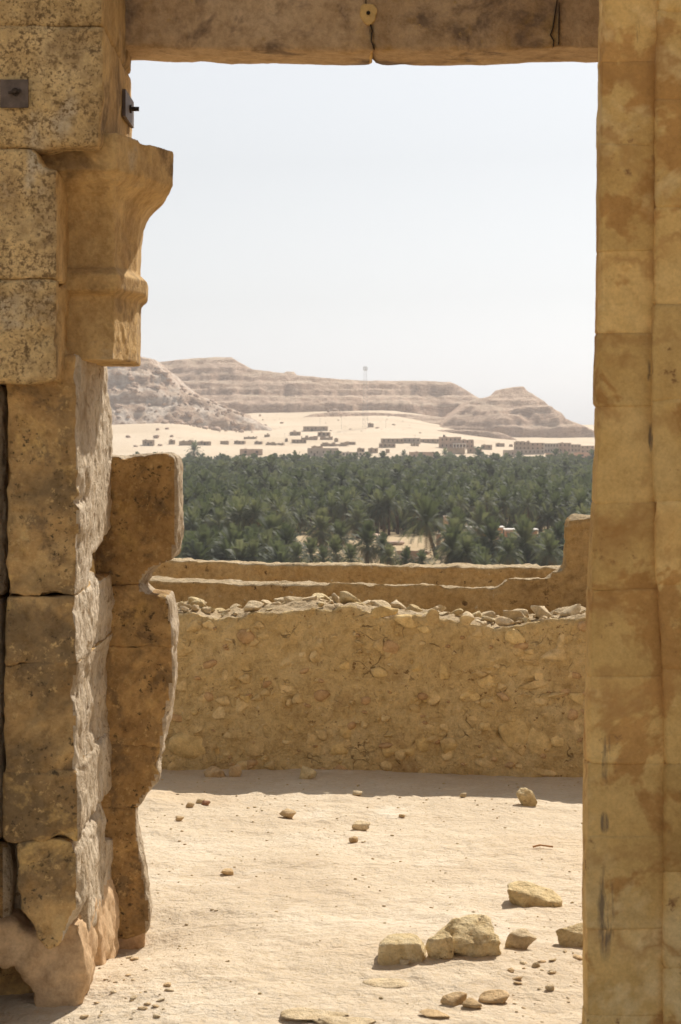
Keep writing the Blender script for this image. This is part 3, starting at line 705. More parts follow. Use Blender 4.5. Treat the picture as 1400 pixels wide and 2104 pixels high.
near_palm(876, 1076, 112, None, 388, 'leaning palm with drooping crown and bare trunk beside the sandy clearing', lean=-.30, azl=0.15, n=46, low=6)
for px, py, w, d, lab in [(755, 1122, 96, 352, 'stiff upright palm standing above the middle of the mud wall'), (1080, 1118, 110, 345, 'dense broad palm near the right end of the mud wall'),
        (930, 1132, 100, 340, 'bright green bushy palm below the leaning palm'), (1010, 1112, 90, 362, 'palm between the bright bushy palm and the dense broad one'),
        (690, 1138, 70, 340, 'low palm with stiff leaves left of the upright palm'), (640, 1140, 66, 345, 'small low palm at the left end of the sandy clearing'),
        (800, 1146, 56, 340, 'small palm tuft right of the upright palm'), (560, 1108, 110, 392, 'spreading grey-green palm with pale dry fronds left of the clearing'),
        (660, 1093, 92, 425, 'round palm with a brown skirt behind the sandy clearing'), (1130, 1138, 80, 338, 'palm touching the square mud pillar'),
        (480, 1128, 100, 350, 'palm low against the wall, right of another by the broken jamb'), (420, 1132, 96, 345, 'palm closest to the broken stone jamb'), (735, 1075, 80, 455, 'palm on the far rim of the clearing'),
        (985, 1085, 84, 430, 'palm before the white roofed hut'), (960, 1140, 70, 336, 'short palm between the bushy and the broad palm'), (1045, 1140, 70, 336, 'short palm at the foot of the dense broad palm'),
        (1150, 1110, 70, 372, 'palm half hidden by the square mud pillar'), (520, 1144, 70, 338, 'small palm between the two low left palms and the clearing')]:
    near_palm(px, py, w, None, d, lab)

for px, py, w, d, lab in [(610, 1146, 60, 336, 'low tuft of a palm at the left edge of the sand, against the wall'), (665, 1150, 56, 333, 'low palm tuft against the wall before the stiff leaved palm'), (722, 1150, 60, 334, 'low palm tuft just left of the upright palm'),
        (785, 1128, 64, 356, 'leafy palm behind the small tuft'), (835, 1152, 54, 333, 'low palm tuft in front of the brown garden wall'), (868, 1156, 50, 331, 'low palm tuft under the leaning trunk'), (935, 1112, 90, 372, 'leafy palm right of the leaning trunk'),
        (590, 1120, 84, 372, 'grey palm at the left rim of the sandy clearing'), (940, 1090, 90, 420, 'full palm touching the leaning palm crown'), (700, 1106, 70, 415, 'short leafy palm in the middle of the clearing')]:
    near_palm(px, py, w, None, d, lab)

# the grove: the nearest as single trees, the rest as one mass
cand = []
d = 340.0
rg = np.random.default_rng(23)
def in_clearing(x, y):
    px = CX + F * x / y
    g = G(x, y); py = HY + F * (EYE - g) / y
    return ((px > 590) & (px < 930) & (y < 468)) | ((px > 860) & (px < 1190) & (y > 400) & (y < 468))
while d < 1290:
    sp = 5.2 if d < 700 else 6.2
    xs = np.arange(-0.15 * d, 0.155 * d, sp)
    for x in xs:
        cand.append((x + rg.uniform(-2.6, 2.6), d + rg.uniform(-2.6, 2.6)))
    d += sp * (1.0 if d < 600 else 1.25)
cand = np.array(cand); cand = cand[~in_clearing(cand[:, 0], cand[:, 1])]
cand = cand[np.argsort(cand[:, 1])]; gz = G(cand[:, 0], cand[:, 1])
pxs = CX + F * cand[:, 0] / cand[:, 1]
single = np.zeros(len(cand), bool); cnt = 0
for i in range(len(cand)):
    if cnt < 270 and 345 < pxs[i] < 1215 and (cand[i, 1] > 380 or i % 2 == 0): single[i] = True; cnt += 1
grp = 'date palms of the oasis grove'
hts = 3.6 + 3.0 * (fbm2(cand[:, 0] / 22, cand[:, 1] / 22, 2, 3) * .5 + .5) + rg.uniform(-1.4, 1.8, len(cand))
hts = np.where(cand[:, 1] > 1120, np.minimum(hts, 4.4 + rg.uniform(-.6, .6, len(cand))), hts); hts = np.where(cand[:, 1] < 400, np.where(CX + F * cand[:, 0] / cand[:, 1] > 880, .1 + rg.uniform(0, .9, len(cand)), 1.0 + rg.uniform(0, 1.6, len(cand))), hts)
hts = np.where((rg.random(len(cand)) < .10) & (cand[:, 1] > 480) & (cand[:, 1] < 1200), hts + rg.uniform(1.5, 3.5, len(cand)), hts)
scl = rg.uniform(.7, 1.2, len(cand))
for i in np.where(single)[0]:
    palm(cand[i, 0], cand[i, 1], gz[i], hts[i], scl[i], rg.uniform(0, 6.3), int(rg.integers(NV)), 'grey-green date palm in the front ranks of the dense grove', grp, rg.uniform(-.08, .08))
far_protos = []
for k in range(8):
    V, T = crown_arrays(rp, 24, 4.4, 4, 1.1, 2, .13, 1.3, lo=-.45); tv, tt = trunk_arrays(1.0, .25, .2, 4, 1)
    V2, T2 = crown_arrays(rp, 34, 4.3, 7, .85, 3, .09, 1.0, lo=-.5)
    far_protos.append(((V.astype(np.float32), T), (V2.astype(np.float32), T2), tv.astype(np.float32), tt))
cv, ct, tv_, tt_, ck, tk = [], [], [], [], 0, 0
for i in np.where(~single)[0]:
    lowp, hip, tv, tt = far_protos[int(rg.integers(8))]; V, T = hip if cand[i, 1] < 720 else lowp
    W = rotz(V, rg.uniform(0, 6.3)) * scl[i] + (cand[i, 0], cand[i, 1], gz[i] + hts[i]); cv.append(W); ct.append(T + ck); ck += len(W)
    W = tv * (1, 1, hts[i]) + (cand[i, 0], cand[i, 1], gz[i]); tv_.append(W); tt_.append(tt + tk); tk += len(W)
gro = fast_mesh('palm_grove', np.concatenate(cv), np.concatenate(ct), False, [M['frond_far']])
go = tag(link('palm_grove', gro), 'dense mass of date palms filling the oasis far behind', 'palm grove', None, 'stuff')
link('trunks', fast_mesh('trunks', np.concatenate(tv_), np.concatenate(tt_), True, [M['trunk']]), go)['kind'] = 'stuff'
print('palms', len(cand), 'tris', sum(len(t) for t in ct))

# a few taller palms breaking the skyline of the grove
for px, py, w, d, lab in [(400, 929, 56, 1278, 'tall dark palm rising above the grove before the left houses'), (915, 936, 40, 1300, 'tall palm rising before the large two storey house'),
                          (830, 938, 34, 1300, 'palm top rising before the low tan building'), (690, 940, 30, 1300, 'palm top before the long grey building')]:
    x = wx(px, d); g = float(G(x, d)); zt = wz(py, d)
    palm(x, d, g, max(3, zt - g), w * d / F / 8.2, 1.0, 2, lab, 'tall palms at the far edge of the grove')

# round olive and acacia crowns
def bush_arrays(rng, n, R, flat=.75, q=.3):
    V, T = [], []
    c = [rng.normal(size=3) * (R * .5, R * .5, R * .35) for _ in range(9)]
    for i in range(n):
        b = c[int(rng.integers(9))]; dr = rng.normal(size=3); dr /= np.linalg.norm(dr)
        p = b + dr * R * .5 * rng.uniform(.75, 1.05); p[2] = p[2] * flat + R * .75
        a = rng.normal(size=3); a /= np.linalg.norm(a); bb = np.cross(a, rng.normal(size=3)); bb /= np.linalg.norm(bb); s = q * rng.uniform(.6, 1.3); k = len(V)
        V += [p + a * s, p - a * s * .6 + bb * s * .6, p - a * s * .6 - bb * s * .6]; T.append((k, k + 1, k + 2))
    return np.array(V), np.array(T)
bushes = [fast_mesh('crown', *bush_arrays(rp, 1300, 2.2), False, [M['olive']]) for _ in range(4)]
tv, tt = trunk_arrays(1.9, .22, .14, 6, 3); btrunk = fast_mesh('trunk', tv, tt, True, [M['trunk']])
def bush(x, y, z, s, label, group=None):
    r = empty('olive_tree', (x, y, z), label, 'tree', group, (0, 0, random.uniform(0, 6)), (s, s, s))
    link('trunk', btrunk, r); link('crown', bushes[random.randrange(4)], r)
    return r
n = 0
while n < 80:
    x_d = rg.uniform(480, 900); px = rg.uniform(390, 1200)
    x = wx(px, x_d); bush(x, x_d, float(G(x, x_d)), rg.uniform(1.1, 2.0), 'round olive crown wedged between the date palms', 'olive trees among the palms'); n += 1
for px, py, w, lab in [(960, 906, 14, 'dark round tree over the roof of the two storey house'), (982, 918, 11, 'small dark tree right of the two storey house'), (925, 935, 18, 'grey leafless-looking tree at the palm edge below the porch'),
                       (1143, 932, 12, 'dark tree in front of the grey block with arched windows'), (988, 930, 12, 'dark shrub on the sand below the low house'), (1022, 933, 12, 'dark shrub left of the apartment blocks'),
                       (1060, 1080, 34, 'shrub on the sand left of the square mud pillar'), (1118, 1104, 26, 'round shrub beside the road near the square pillar')]:
    x, y, z = land(px, py + 8 if py < 1000 else py + 18, 380 if py > 1000 else 1345)
    bush(x, y - 2, z, w * y / F / 4.4 * 1.1, lab)

# hut and posts in the clearing
x, y, z = land(990, 1118, 330); d = 432.0
def hut(px0, px1, yt, yb, d, label, wall, roof, win):
    w = (px1 - px0) * d / F; h = (yb - yt) * d / F; x = wx((px0 + px1) / 2, d); z = wz(yb, d)
    r = empty('hut', (x, d, z), label, 'hut')
    hs = [(-w / 2 + w * (i + .35) / win, -w / 2 + w * (i + .65) / win, h * .35, h * .75) for i in range(win)]
    link('wall', boxes_mesh('wall', facade(w, h, 0, .3, hs) + [(-w / 2, -w / 2 + .3, .3, 5, -1, h), (w / 2 - .3, w / 2, .3, 5, -1, h), (-w / 2 + .3, w / 2 - .3, 4.7, 5, -1, h)], [M[wall]]), r)
    link('roof', boxes_mesh('roof', [(-w / 2 - .3, w / 2 + .3, -.4, 5.3, h + .003, h + .25)], [M[roof]]), r)
    for q in hs: link('window', boxes_mesh('window', [(q[0] + .003, q[1] - .003, .18, .24, q[2] + .003, q[3] - .003)], [M['dark']]), r)
hut(962, 1034, 1085, 1112, 446, 'low pink hut with a thin white roof among the palms', 'pink', 'white', 3)
hut(1040, 1104, 1090, 1112, 452, 'long pink hut with a pale roof right of the white roofed one', 'pink', 'white', 3)
def post(px0, px1, yt, yb, d, label):
    w = (px1 - px0) * d / F; h = (yb - yt) * d / F
    r = empty('gate_post', (wx((px0 + px1) / 2, d), d, wz(yb, d)), label, 'post', 'salmon posts by the hut')
    link('post', boxes_mesh('post', [(-w / 2, w / 2, 0, w, -1, h)], [M['pink']]), r); link('cap', boxes_mesh('cap', [(-w / 2 - .1, w / 2 + .1, -.1, w + .1, h + .003, h + .2)], [M['house_d']]), r)
post(912, 924, 1062, 1120, 440, 'tall salmon pillar beside the leaning palm'); post(1094, 1104, 1090, 1112, 440, 'short salmon post left of the round shrub')
post(897, 906, 1098, 1124, 425, 'salmon post behind the leaning trunk')
# low garden walls and boulders of the clearing
def low_wall(px0, px1, yt, yb, d, label, m='mud_far'):
    w = (px1 - px0) * d / F; h = (yb - yt) * d / F
    o = link('garden_wall', boxes_mesh('garden_wall', [(-w / 2 + w * i / 8, -w / 2 + w * (i + 1) / 8 - .005, .02 * (i % 3), .5 + .02 * (i % 2), -1, h * random.uniform(.82, 1)) for i in range(8)], [M[m]]), None, (wx((px0 + px1) / 2, d), d, wz(yb, d)))
    tag(o, label, 'wall')
low_wall(812, 862, 1130, 1146, 372, 'low brown garden wall on the sand right of the upright palm', 'house_b')
low_wall(640, 700, 1101, 1108, 436, 'low earth bank wall behind the round palm with a brown skirt', 'house_b')
for px, py, w, t in [(580, 1142, 34, .6), (610, 1150, 26, .7), (560, 1150, 20, .6), (815, 1120, 40, .35), (840, 1150, 26, .6), (870, 1140, 30, .5), (795, 1136, 22, .5), (860, 1158, 24, .6), (770, 1104, 50, .3), (600, 1132, 40, .4)]:
    boulder(px, py, w, 'pale rock on the sandy clearing beyond the mud walls', 'rocks on the sandy clearing', t, (330, 600))
# ------------------------------------------------------------------ courtyard
def gauss(x, y, cx, cy, sx, sy): return np.exp(-((x - cx) / sx) ** 2 - ((y - cy) / sy) ** 2)
def cz(x, y):
    """height of the courtyard floor"""
    x = np.asarray(x, float); y = np.asarray(y, float); x, y = np.broadcast_arrays(x, y)
    z = 0.022 * fbm2(x / .9, y / .9, 4, 71) + 0.014 * fbm2(x / .17, y / .17, 4, 73, .55) + .006 * np.abs(fbm2(x / .06, y / .06, 3, 79))
    z = z + -.075 * gauss(x, y, -1.0, 6.0, .42, .45) + 0.02 * gauss(x, y, -.50, 6.55, .18, .3) + -.075 * gauss(x, y, -.70, 6.98, .26, .30) + .03 * gauss(x, y, .42, 6.7, .5, .35)
    return z
cxs = seq((-4.5, -1.6, .15), (-1.6, 1.7, .018), (1.7, 4.5, .15)); cys = seq((-7, 5.2, .2), (5.2, 8.2, .018), (8.2, 10.9, .026))
XX, YY = np.meshgrid(cxs, cys)
tag(link('courtyard', grid_mesh('courtyard', cxs, cys, cz(XX, YY), [M['sand']])), kind='structure')
def floor_at(px, py):
    d = F * EYE / (py - HY)
    for _ in range(4): d = F * (EYE - float(cz(wx(px, d), d))) / (py - HY)
    return wx(px, d), d, float(cz(wx(px, d), d))

# ------------------------------------------------------------------ eroded solids
JOBS = []
def prism(poly, a, b, axis='y'):
    """a closed outline pushed from a to b; axis y: outline in (x, z); axis x: outline in (y, z)"""
    n = len(poly)
    if axis == 'y': V = [(p[0], a, p[1]) for p in poly] + [(p[0], b, p[1]) for p in poly]
    else: V = [(a, p[0], p[1]) for p in poly] + [(b, p[0], p[1]) for p in poly]
    Fc = [tuple(range(n)), tuple(range(2 * n - 1, n - 1, -1))] + [(i, i + n, (i + 1) % n + n, (i + 1) % n) for i in range(n)]
    return V, Fc
def loft(rings):
    n = len(rings[0]); V = [p for r in rings for p in r]; Fc = [tuple(range(n)), tuple(range(len(V) - 1, len(V) - n - 1, -1))]
    for k in range(len(rings) - 1):
        for i in range(n): Fc.append((k * n + i, (k + 1) * n + i, (k + 1) * n + (i + 1) % n, k * n + (i + 1) % n))
    return V, Fc
def eroded(name, solids, parent, mats, voxel=.014, amps=((.010, 6), (.004, 22)), smooth=2, seed=0, front_only=True, split=0.55, chip=0.0, after=None, up_mat=None, ridge=0.0, pitted=0.0):
    bm = bmesh.new()
    for V, Fc in solids:
        vs = [bm.verts.new(v) for v in V]
        for f in Fc: bm.faces.new([vs[i] for i in f])
    bmesh.ops.triangulate(bm, faces=[f for f in bm.faces if len(f.verts) > 4])
    bmesh.ops.recalc_face_normals(bm, faces=bm.faces)
    me = bpy.data.meshes.new(name); bm.to_mesh(me); bm.free()
    ob = link(name, me, parent)
    m = ob.modifiers.new('r', 'REMESH'); m.mode = 'VOXEL'; m.voxel_size = voxel
    if smooth:
        m = ob.modifiers.new('s', 'SMOOTH'); m.factor = .5; m.iterations = smooth
    JOBS.append((ob, mats, amps, seed, split, chip, after, up_mat, ridge, pitted))
    return ob
def run_jobs():
    dg = bpy.context.evaluated_depsgraph_get(); dg.update()
    done = []
    for ob, *r in JOBS: done.append(bpy.data.meshes.new_from_object(ob.evaluated_get(dg), depsgraph=dg))
    for (ob, mats, amps, seed, split, chip, after, up_mat, ridge, pitted), me in zip(JOBS, done):
        n = len(me.vertices); V = np.empty(n * 3); me.vertices.foreach_get('co', V); V = V.reshape(-1, 3)
        N = np.empty(n * 3, np.float32); me.vertices.foreach_get('normal', N); N = N.reshape(-1, 3).astype(float)
        off = np.zeros(n)
        for a, f in amps: off += a * fbm(V * f + seed * 1.37, 4, seed + int(f), .55)
        off += ridge * (np.abs(fbm(V * 6.5 + seed, 4, seed + 31, .6)) - .2)
        if pitted:
            c = vnoise(V * 30 + seed, seed + 91) * .6 + vnoise(V * 13 + seed, seed + 92) * .6; off -= pitted * np.clip((c - .42) * 5, 0, 1)
        if chip:
            c = fbm(V * 9 + 5.1 + seed, 3, seed + 77); off -= chip * np.clip((c - .28) * 4, 0, 1)
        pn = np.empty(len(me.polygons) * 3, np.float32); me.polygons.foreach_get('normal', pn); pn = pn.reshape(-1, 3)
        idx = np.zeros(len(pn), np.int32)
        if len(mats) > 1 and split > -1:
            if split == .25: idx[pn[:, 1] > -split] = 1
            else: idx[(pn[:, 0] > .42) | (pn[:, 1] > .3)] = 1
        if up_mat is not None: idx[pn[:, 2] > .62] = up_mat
        W = V + N * off[:, None]
        if after is not None: W = after(W)
        me.vertices.foreach_set('co', W.astype(np.float32).ravel())
        me.materials.clear()
        for m in mats: me.materials.append(M[m])
        me.polygons.foreach_set('material_index', idx); me.polygons.foreach_set('use_smooth', np.ones(len(pn), bool)); me.update()
        ob.modifiers.clear(); old = ob.data; ob.data = me; bpy.data.meshes.remove(old)
    JOBS.clear()
def pxpoly(pts, d, grow=.004):
    """photo pixels to (x, z) at distance d, grown a little up and down so that worn blocks still touch"""
    P = [(wx(a, d), wz(b, d)) for a, b in pts]; zm = sum(p[1] for p in P) / len(P)
    hi, lo = max(p[1] for p in P), min(p[1] for p in P)
    return [(x, z + (grow if z > hi - .03 else -grow if z < lo + .03 else 0)) for x, z in P]
def rect(x0, x1, y0, y1, d): return pxpoly([(x0, y0), (x1, y0), (x1, y1), (x0, y1)], d)

# ---- left jamb
LJ = empty('door_jamb', (-.95, 6.4, 0), 'thick weathered stone jamb of the doorway with a carved corbel, left of the view', 'stone jamb')
def lj(*a, **k):
    o = eroded(*a, **k); o.matrix_parent_inverse = Matrix.Translation((.95, -6.4, 0)); return o
FR = 6.0
lj('stone_block', [prism(rect(-150, 213, -450, -122, FR), FR, 6.84)], LJ, ['upper', 'smooth_stone'], seed=1, voxel=.03)
lj('stone_block', [prism(rect(-150, 211, -118, 53, FR), FR, 6.84)], LJ, ['upper', 'smooth_stone'], seed=1)
lj('stone_block', [prism(pxpoly([(-150, 56), (60, 52), (212, 60), (213, 180), (206, 297), (115, 296), (90, 305), (60, 300), (-150, 300)], FR), FR, 6.84)], LJ, ['upper', 'smooth_stone'], seed=2, amps=((.009, 5), (.005, 20)), chip=.008)
lj('stone_block', [prism(pxpoly([(-150, 303), (70, 308), (92, 345), (116, 348), (117, 571), (-150, 573)], FR), FR, 6.36)], LJ, ['upper', 'smooth_stone'], seed=3, chip=.008)
lj('stone_block', [prism(pxpoly([(-150, 577), (118, 575), (119, 780), (60, 786), (-150, 784)], FR), FR, 6.36)], LJ, ['upper', 'smooth_stone'], seed=4, amps=((.012, 5), (.006, 20)), chip=.014)
# carved corbel: rings of (front-left, front-right, right, back-right, back-left)
def ring(py, f, r, s):
    df = 6.27 - f; dr = 6.52
    z = wz(py, 6.35)
    return [(-.84, df, z), (-.652 + s, df, z), (-.612 + r, dr, z), (-.63 + r * .75, 6.86, z), (-.84, 6.86, z)]
rings = [ring(742, 0, 0, 0), ring(612, 0, .004, 0), ring(606, .03, .014, .006), ring(600, .045, .030, .016), ring(570, .05, .034, .02), ring(557, .02, .012, .006), ring(553, 0, 0, 0), ring(480, .004, .004, 0), ring(440, .022, .014, .002),
         ring(412, .05, .038, .006), ring(396, .085, .068, .012), ring(384, .115, .095, .018), ring(374, .13, .104, .02), ring(370, .155, .110, .022), ring(318, .16, .112, .024), ring(296, .16, .112, .024)]
lj('corbel', [loft(rings)], LJ, ['smooth_stone', 'smooth_stone'], seed=5, voxel=.006, amps=((.003, 7), (.0014, 30), (.0012, 70)), smooth=0, chip=.006, pitted=.004)
# shaft under the corbel; its back edge is broken
AX = wx(160, 6.15)
def ypt(px, py): d = AX * F / (px - CX); return (d, wz(py, d))
shaft_back = [(6.30, wz(738, 6.3)), ypt(222, 738), ypt(226, 800), ypt(231, 860), ypt(233, 930), ypt(246, 975), ypt(244, 1030), ypt(234, 1082), ypt(205, 1122), ypt(192, 1140), ypt(188, 1172), (6.30, wz(1190, 6.3))]
A_F = 6.15
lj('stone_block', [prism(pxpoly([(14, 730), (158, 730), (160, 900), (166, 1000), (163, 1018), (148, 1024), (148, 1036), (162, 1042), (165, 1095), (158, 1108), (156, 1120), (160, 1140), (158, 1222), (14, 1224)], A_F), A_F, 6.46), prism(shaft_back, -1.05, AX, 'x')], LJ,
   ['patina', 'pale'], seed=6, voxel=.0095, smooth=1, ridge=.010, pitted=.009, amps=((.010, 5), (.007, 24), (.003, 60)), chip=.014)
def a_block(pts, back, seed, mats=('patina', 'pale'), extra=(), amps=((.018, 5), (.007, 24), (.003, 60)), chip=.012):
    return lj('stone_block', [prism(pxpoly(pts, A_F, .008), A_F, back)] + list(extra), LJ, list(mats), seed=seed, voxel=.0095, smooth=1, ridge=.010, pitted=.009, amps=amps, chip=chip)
stub = [(6.47, wz(1226, 6.47)), (6.47, wz(1200, 6.47)), (6.50, wz(1182, 6.5)), (6.56, wz(1174, 6.56)), (6.66, wz(1176, 6.66)), (6.72, wz(1190, 6.72)), (6.74, wz(1226, 6.74))]
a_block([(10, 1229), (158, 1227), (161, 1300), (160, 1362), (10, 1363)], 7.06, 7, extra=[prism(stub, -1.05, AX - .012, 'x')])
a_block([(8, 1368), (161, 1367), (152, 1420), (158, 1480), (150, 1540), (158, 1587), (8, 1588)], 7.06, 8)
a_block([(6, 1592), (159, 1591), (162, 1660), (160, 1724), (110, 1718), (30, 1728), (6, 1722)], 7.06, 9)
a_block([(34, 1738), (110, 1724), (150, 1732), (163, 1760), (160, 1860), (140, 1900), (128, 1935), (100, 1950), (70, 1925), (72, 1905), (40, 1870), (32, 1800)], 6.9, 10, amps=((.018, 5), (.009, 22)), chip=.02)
lj('stone_block', [prism([(6.36, wz(1724, 6.36)), (7.06, wz(1724, 7.06)), (7.05, wz(1880, 7.05)), (6.7, wz(1896, 6.7)), (6.36, wz(1915, 6.36))], -1.05, AX + .003, 'x')], LJ, ['pale', 'pale'], seed=12, voxel=.013, amps=((.014, 5), (.008, 24)), chip=.012)
# plaster foot and the column behind at the frame edge
lj('plaster_foot', [prism(pxpoly([(-150, 1905), (20, 1900), (60, 1925), (150, 1890), (168, 1900), (172, 1990), (166, 2060), (150, 2120), (110, 2180), (88, 2110), (72, 2072), (66, 2030), (46, 2012), (36, 1984), (10, 1990), (-20, 1972), (-150, 1976)], 6.24), 6.24, 7.02),
                    prism(pxpoly([(100, 1880), (205, 1870), (214, 1960), (210, 2060), (100, 2120)], 6.62), 6.62, 7.03)], LJ, ['plaster_base', 'plaster_base'], seed=13, voxel=.014, amps=((.03, 5), (.02, 15), (.006, 50)), smooth=1, chip=.03)
lj('plaster_foot', [prism(rect(-150, 132, 1930, 2200, 6.36), 6.36, 7.0)], LJ, ['patina', 'patina'], seed=19, voxel=.014, amps=((.03, 4), (.013, 16), (.004, 50)), smooth=1, chip=.02)  # inner block in darker brown, painting in the shade of the hollow
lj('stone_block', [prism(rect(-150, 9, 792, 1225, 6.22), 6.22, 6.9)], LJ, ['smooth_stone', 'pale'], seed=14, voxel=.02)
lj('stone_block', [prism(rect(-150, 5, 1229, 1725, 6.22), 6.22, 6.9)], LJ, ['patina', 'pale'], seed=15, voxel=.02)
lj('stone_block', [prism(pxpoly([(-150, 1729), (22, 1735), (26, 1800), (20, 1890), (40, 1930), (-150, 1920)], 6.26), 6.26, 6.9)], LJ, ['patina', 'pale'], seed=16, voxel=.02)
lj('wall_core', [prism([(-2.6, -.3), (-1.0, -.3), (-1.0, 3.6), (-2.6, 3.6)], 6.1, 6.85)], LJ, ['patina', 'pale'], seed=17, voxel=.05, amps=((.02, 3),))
lj('stone_block', [prism([(-1.2, wz(-455, 6)), (-.66, wz(-455, 6)), (-.66, 3.6), (-1.2, 3.6)], FR, 6.84)], LJ, ['upper', 'smooth_stone'], seed=18, voxel=.04)  # unseen top block, added to keep the sun off the reveal

# ---- broken inner jamb
BF = 7.04
IJ = empty('broken_jamb', (-.66, 7.2, 0), 'broken inner door jamb of brown stone blocks with a bitten notch', 'stone jamb')
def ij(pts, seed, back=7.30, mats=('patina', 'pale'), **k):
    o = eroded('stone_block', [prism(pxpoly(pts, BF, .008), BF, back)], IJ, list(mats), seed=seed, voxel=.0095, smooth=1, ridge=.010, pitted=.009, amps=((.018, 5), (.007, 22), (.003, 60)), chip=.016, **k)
    o.matrix_parent_inverse = Matrix.Translation((.66, -7.2, 0)); return o
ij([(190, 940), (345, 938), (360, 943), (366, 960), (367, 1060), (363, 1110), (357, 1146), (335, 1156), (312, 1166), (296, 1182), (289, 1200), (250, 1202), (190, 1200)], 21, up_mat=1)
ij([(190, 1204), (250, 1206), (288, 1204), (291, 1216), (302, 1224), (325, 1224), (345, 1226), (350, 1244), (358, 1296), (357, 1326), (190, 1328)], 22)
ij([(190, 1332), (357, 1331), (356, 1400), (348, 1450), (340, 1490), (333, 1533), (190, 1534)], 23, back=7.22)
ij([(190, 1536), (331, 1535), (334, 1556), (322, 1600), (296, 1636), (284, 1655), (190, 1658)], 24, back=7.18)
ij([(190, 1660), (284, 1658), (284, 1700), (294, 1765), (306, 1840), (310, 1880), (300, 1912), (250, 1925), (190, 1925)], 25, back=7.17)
ij([(190, 1922), (250, 1927), (296, 1912), (297, 1965), (296, 2020), (190, 2030)], 26, back=7.2, mats=('plaster_base', 'plaster_base'))

# ---- lintel
LT = empty('stone_lintel', (0, 6.75, 2.78), 'long grey-brown stone lintel, cracked through near its middle', 'lintel')
def lt(*a, **k):
    o = eroded(*a, **k); o.matrix_parent_inverse = Matrix.Translation((0, -6.75, -2.78)); return o
LF, LB = 6.63, 6.90
crack = [(752, -470), (752, 5), (756, 40), (764, 62), (762, 85), (768, 104)]
def lsol(pts): return prism(pxpoly(pts, LF), LF, LB)
lt('lintel_piece', [lsol([(150, -470)] + [(a + 2.5, b) for a, b in crack] + [(700, 103), (520, 101), (400, 98), (300, 95), (150, 94)])], LT, ['lintel', 'ochre'], seed=31, voxel=.014, amps=((.007, 5), (.004, 22)), smooth=1, chip=.006)
lt('lintel_piece', [lsol([(crack[0][0] + .5, -470), (1500, -470), (1500, 96), (1235, 98), (1150, 97), (1000, 102), (880, 105), (800, 103), (778, 100)] + [(a + .5, b) for a, b in crack[::-1][1:-1]])], LT, ['lintel', 'ochre'], seed=32, voxel=.014, amps=((.007, 5), (.004, 22)), smooth=1, chip=.006)
patch_ob = lt('plaster_patch', [prism(pxpoly([(742, 12), (750, 8), (770, 10), (778, 22), (772, 40), (760, 52), (748, 46), (738, 30)], LF - .008), LF - .008, LF + .03)], LT, ['ochre', 'ochre'], seed=33, voxel=.007, amps=((.004, 12),))
def disc(name, parent, x, y, z, r, th, mat, n=10, axis='y', inv=None):
    V, Fc = [], []
    for s in (0, 1):
        for i in range(n):
            a = 2 * math.pi * i / n
            p = (r * math.cos(a), s * th, r * math.sin(a)) if axis == 'y' else (s * th, r * math.cos(a), r * math.sin(a))
            V.append((x + p[0], y + p[1], z + p[2]))
    Fc = [tuple(range(n)), tuple(range(2 * n - 1, n - 1, -1))] + [(i, (i + 1) % n, (i + 1) % n + n, i + n) for i in range(n)]
    o = link(name, new_mesh(name, V, Fc, False, [M[mat]]), parent)
    if inv: o.matrix_parent_inverse = Matrix.Translation([-v for v in inv])
    return o
disc('drill_hole', patch_ob, wx(757, LF), LF - .015, wz(28, LF), .006, .02, 'hole')
def hairline(pts):
    """splits on the lintel face, dark slivers added to paint in their shade"""
    V, Fc = [], []
    for i, (a, b) in enumerate(pts):
        w = .0016 if 0 < i < len(pts) - 1 else .0004
        V += [(wx(a, LF) - w, LF - .006, wz(b, LF)), (wx(a, LF) + w, LF - .006, wz(b, LF)), (wx(a, LF) + w, LF + .03, wz(b, LF)), (wx(a, LF) - w, LF + .03, wz(b, LF))]
    for i in range(len(pts) - 1):
        k = i * 4; Fc += [(k + j, k + (j + 1) % 4, k + 4 + (j + 1) % 4, k + 4 + j) for j in range(4)]
    o = link('crack', new_mesh('crack', V, Fc, False, [M['hole']]), LT); o.matrix_parent_inverse = Matrix.Translation((0, -6.75, -2.78))
hairline([(753, -20), (752, 5), (758, 40), (765, 62), (763, 85), (770, 100)]); hairline([(1148, -20), (1142, 20), (1136, 60), (1131, 72), (1138, 84), (1137, 97)]); hairline([(1149, 5), (1149, 40), (1148, 92)])
lt('lintel_piece', [prism([(-1.3, wz(-475, LF)), (1.6, wz(-475, LF)), (1.6, 3.6), (-1.3, 3.6)], 6.55, 7.0)], LT, ['lintel', 'ochre'], seed=35, voxel=.05, amps=((.02, 3),))  # unseen course above the lintel, added to block the sun

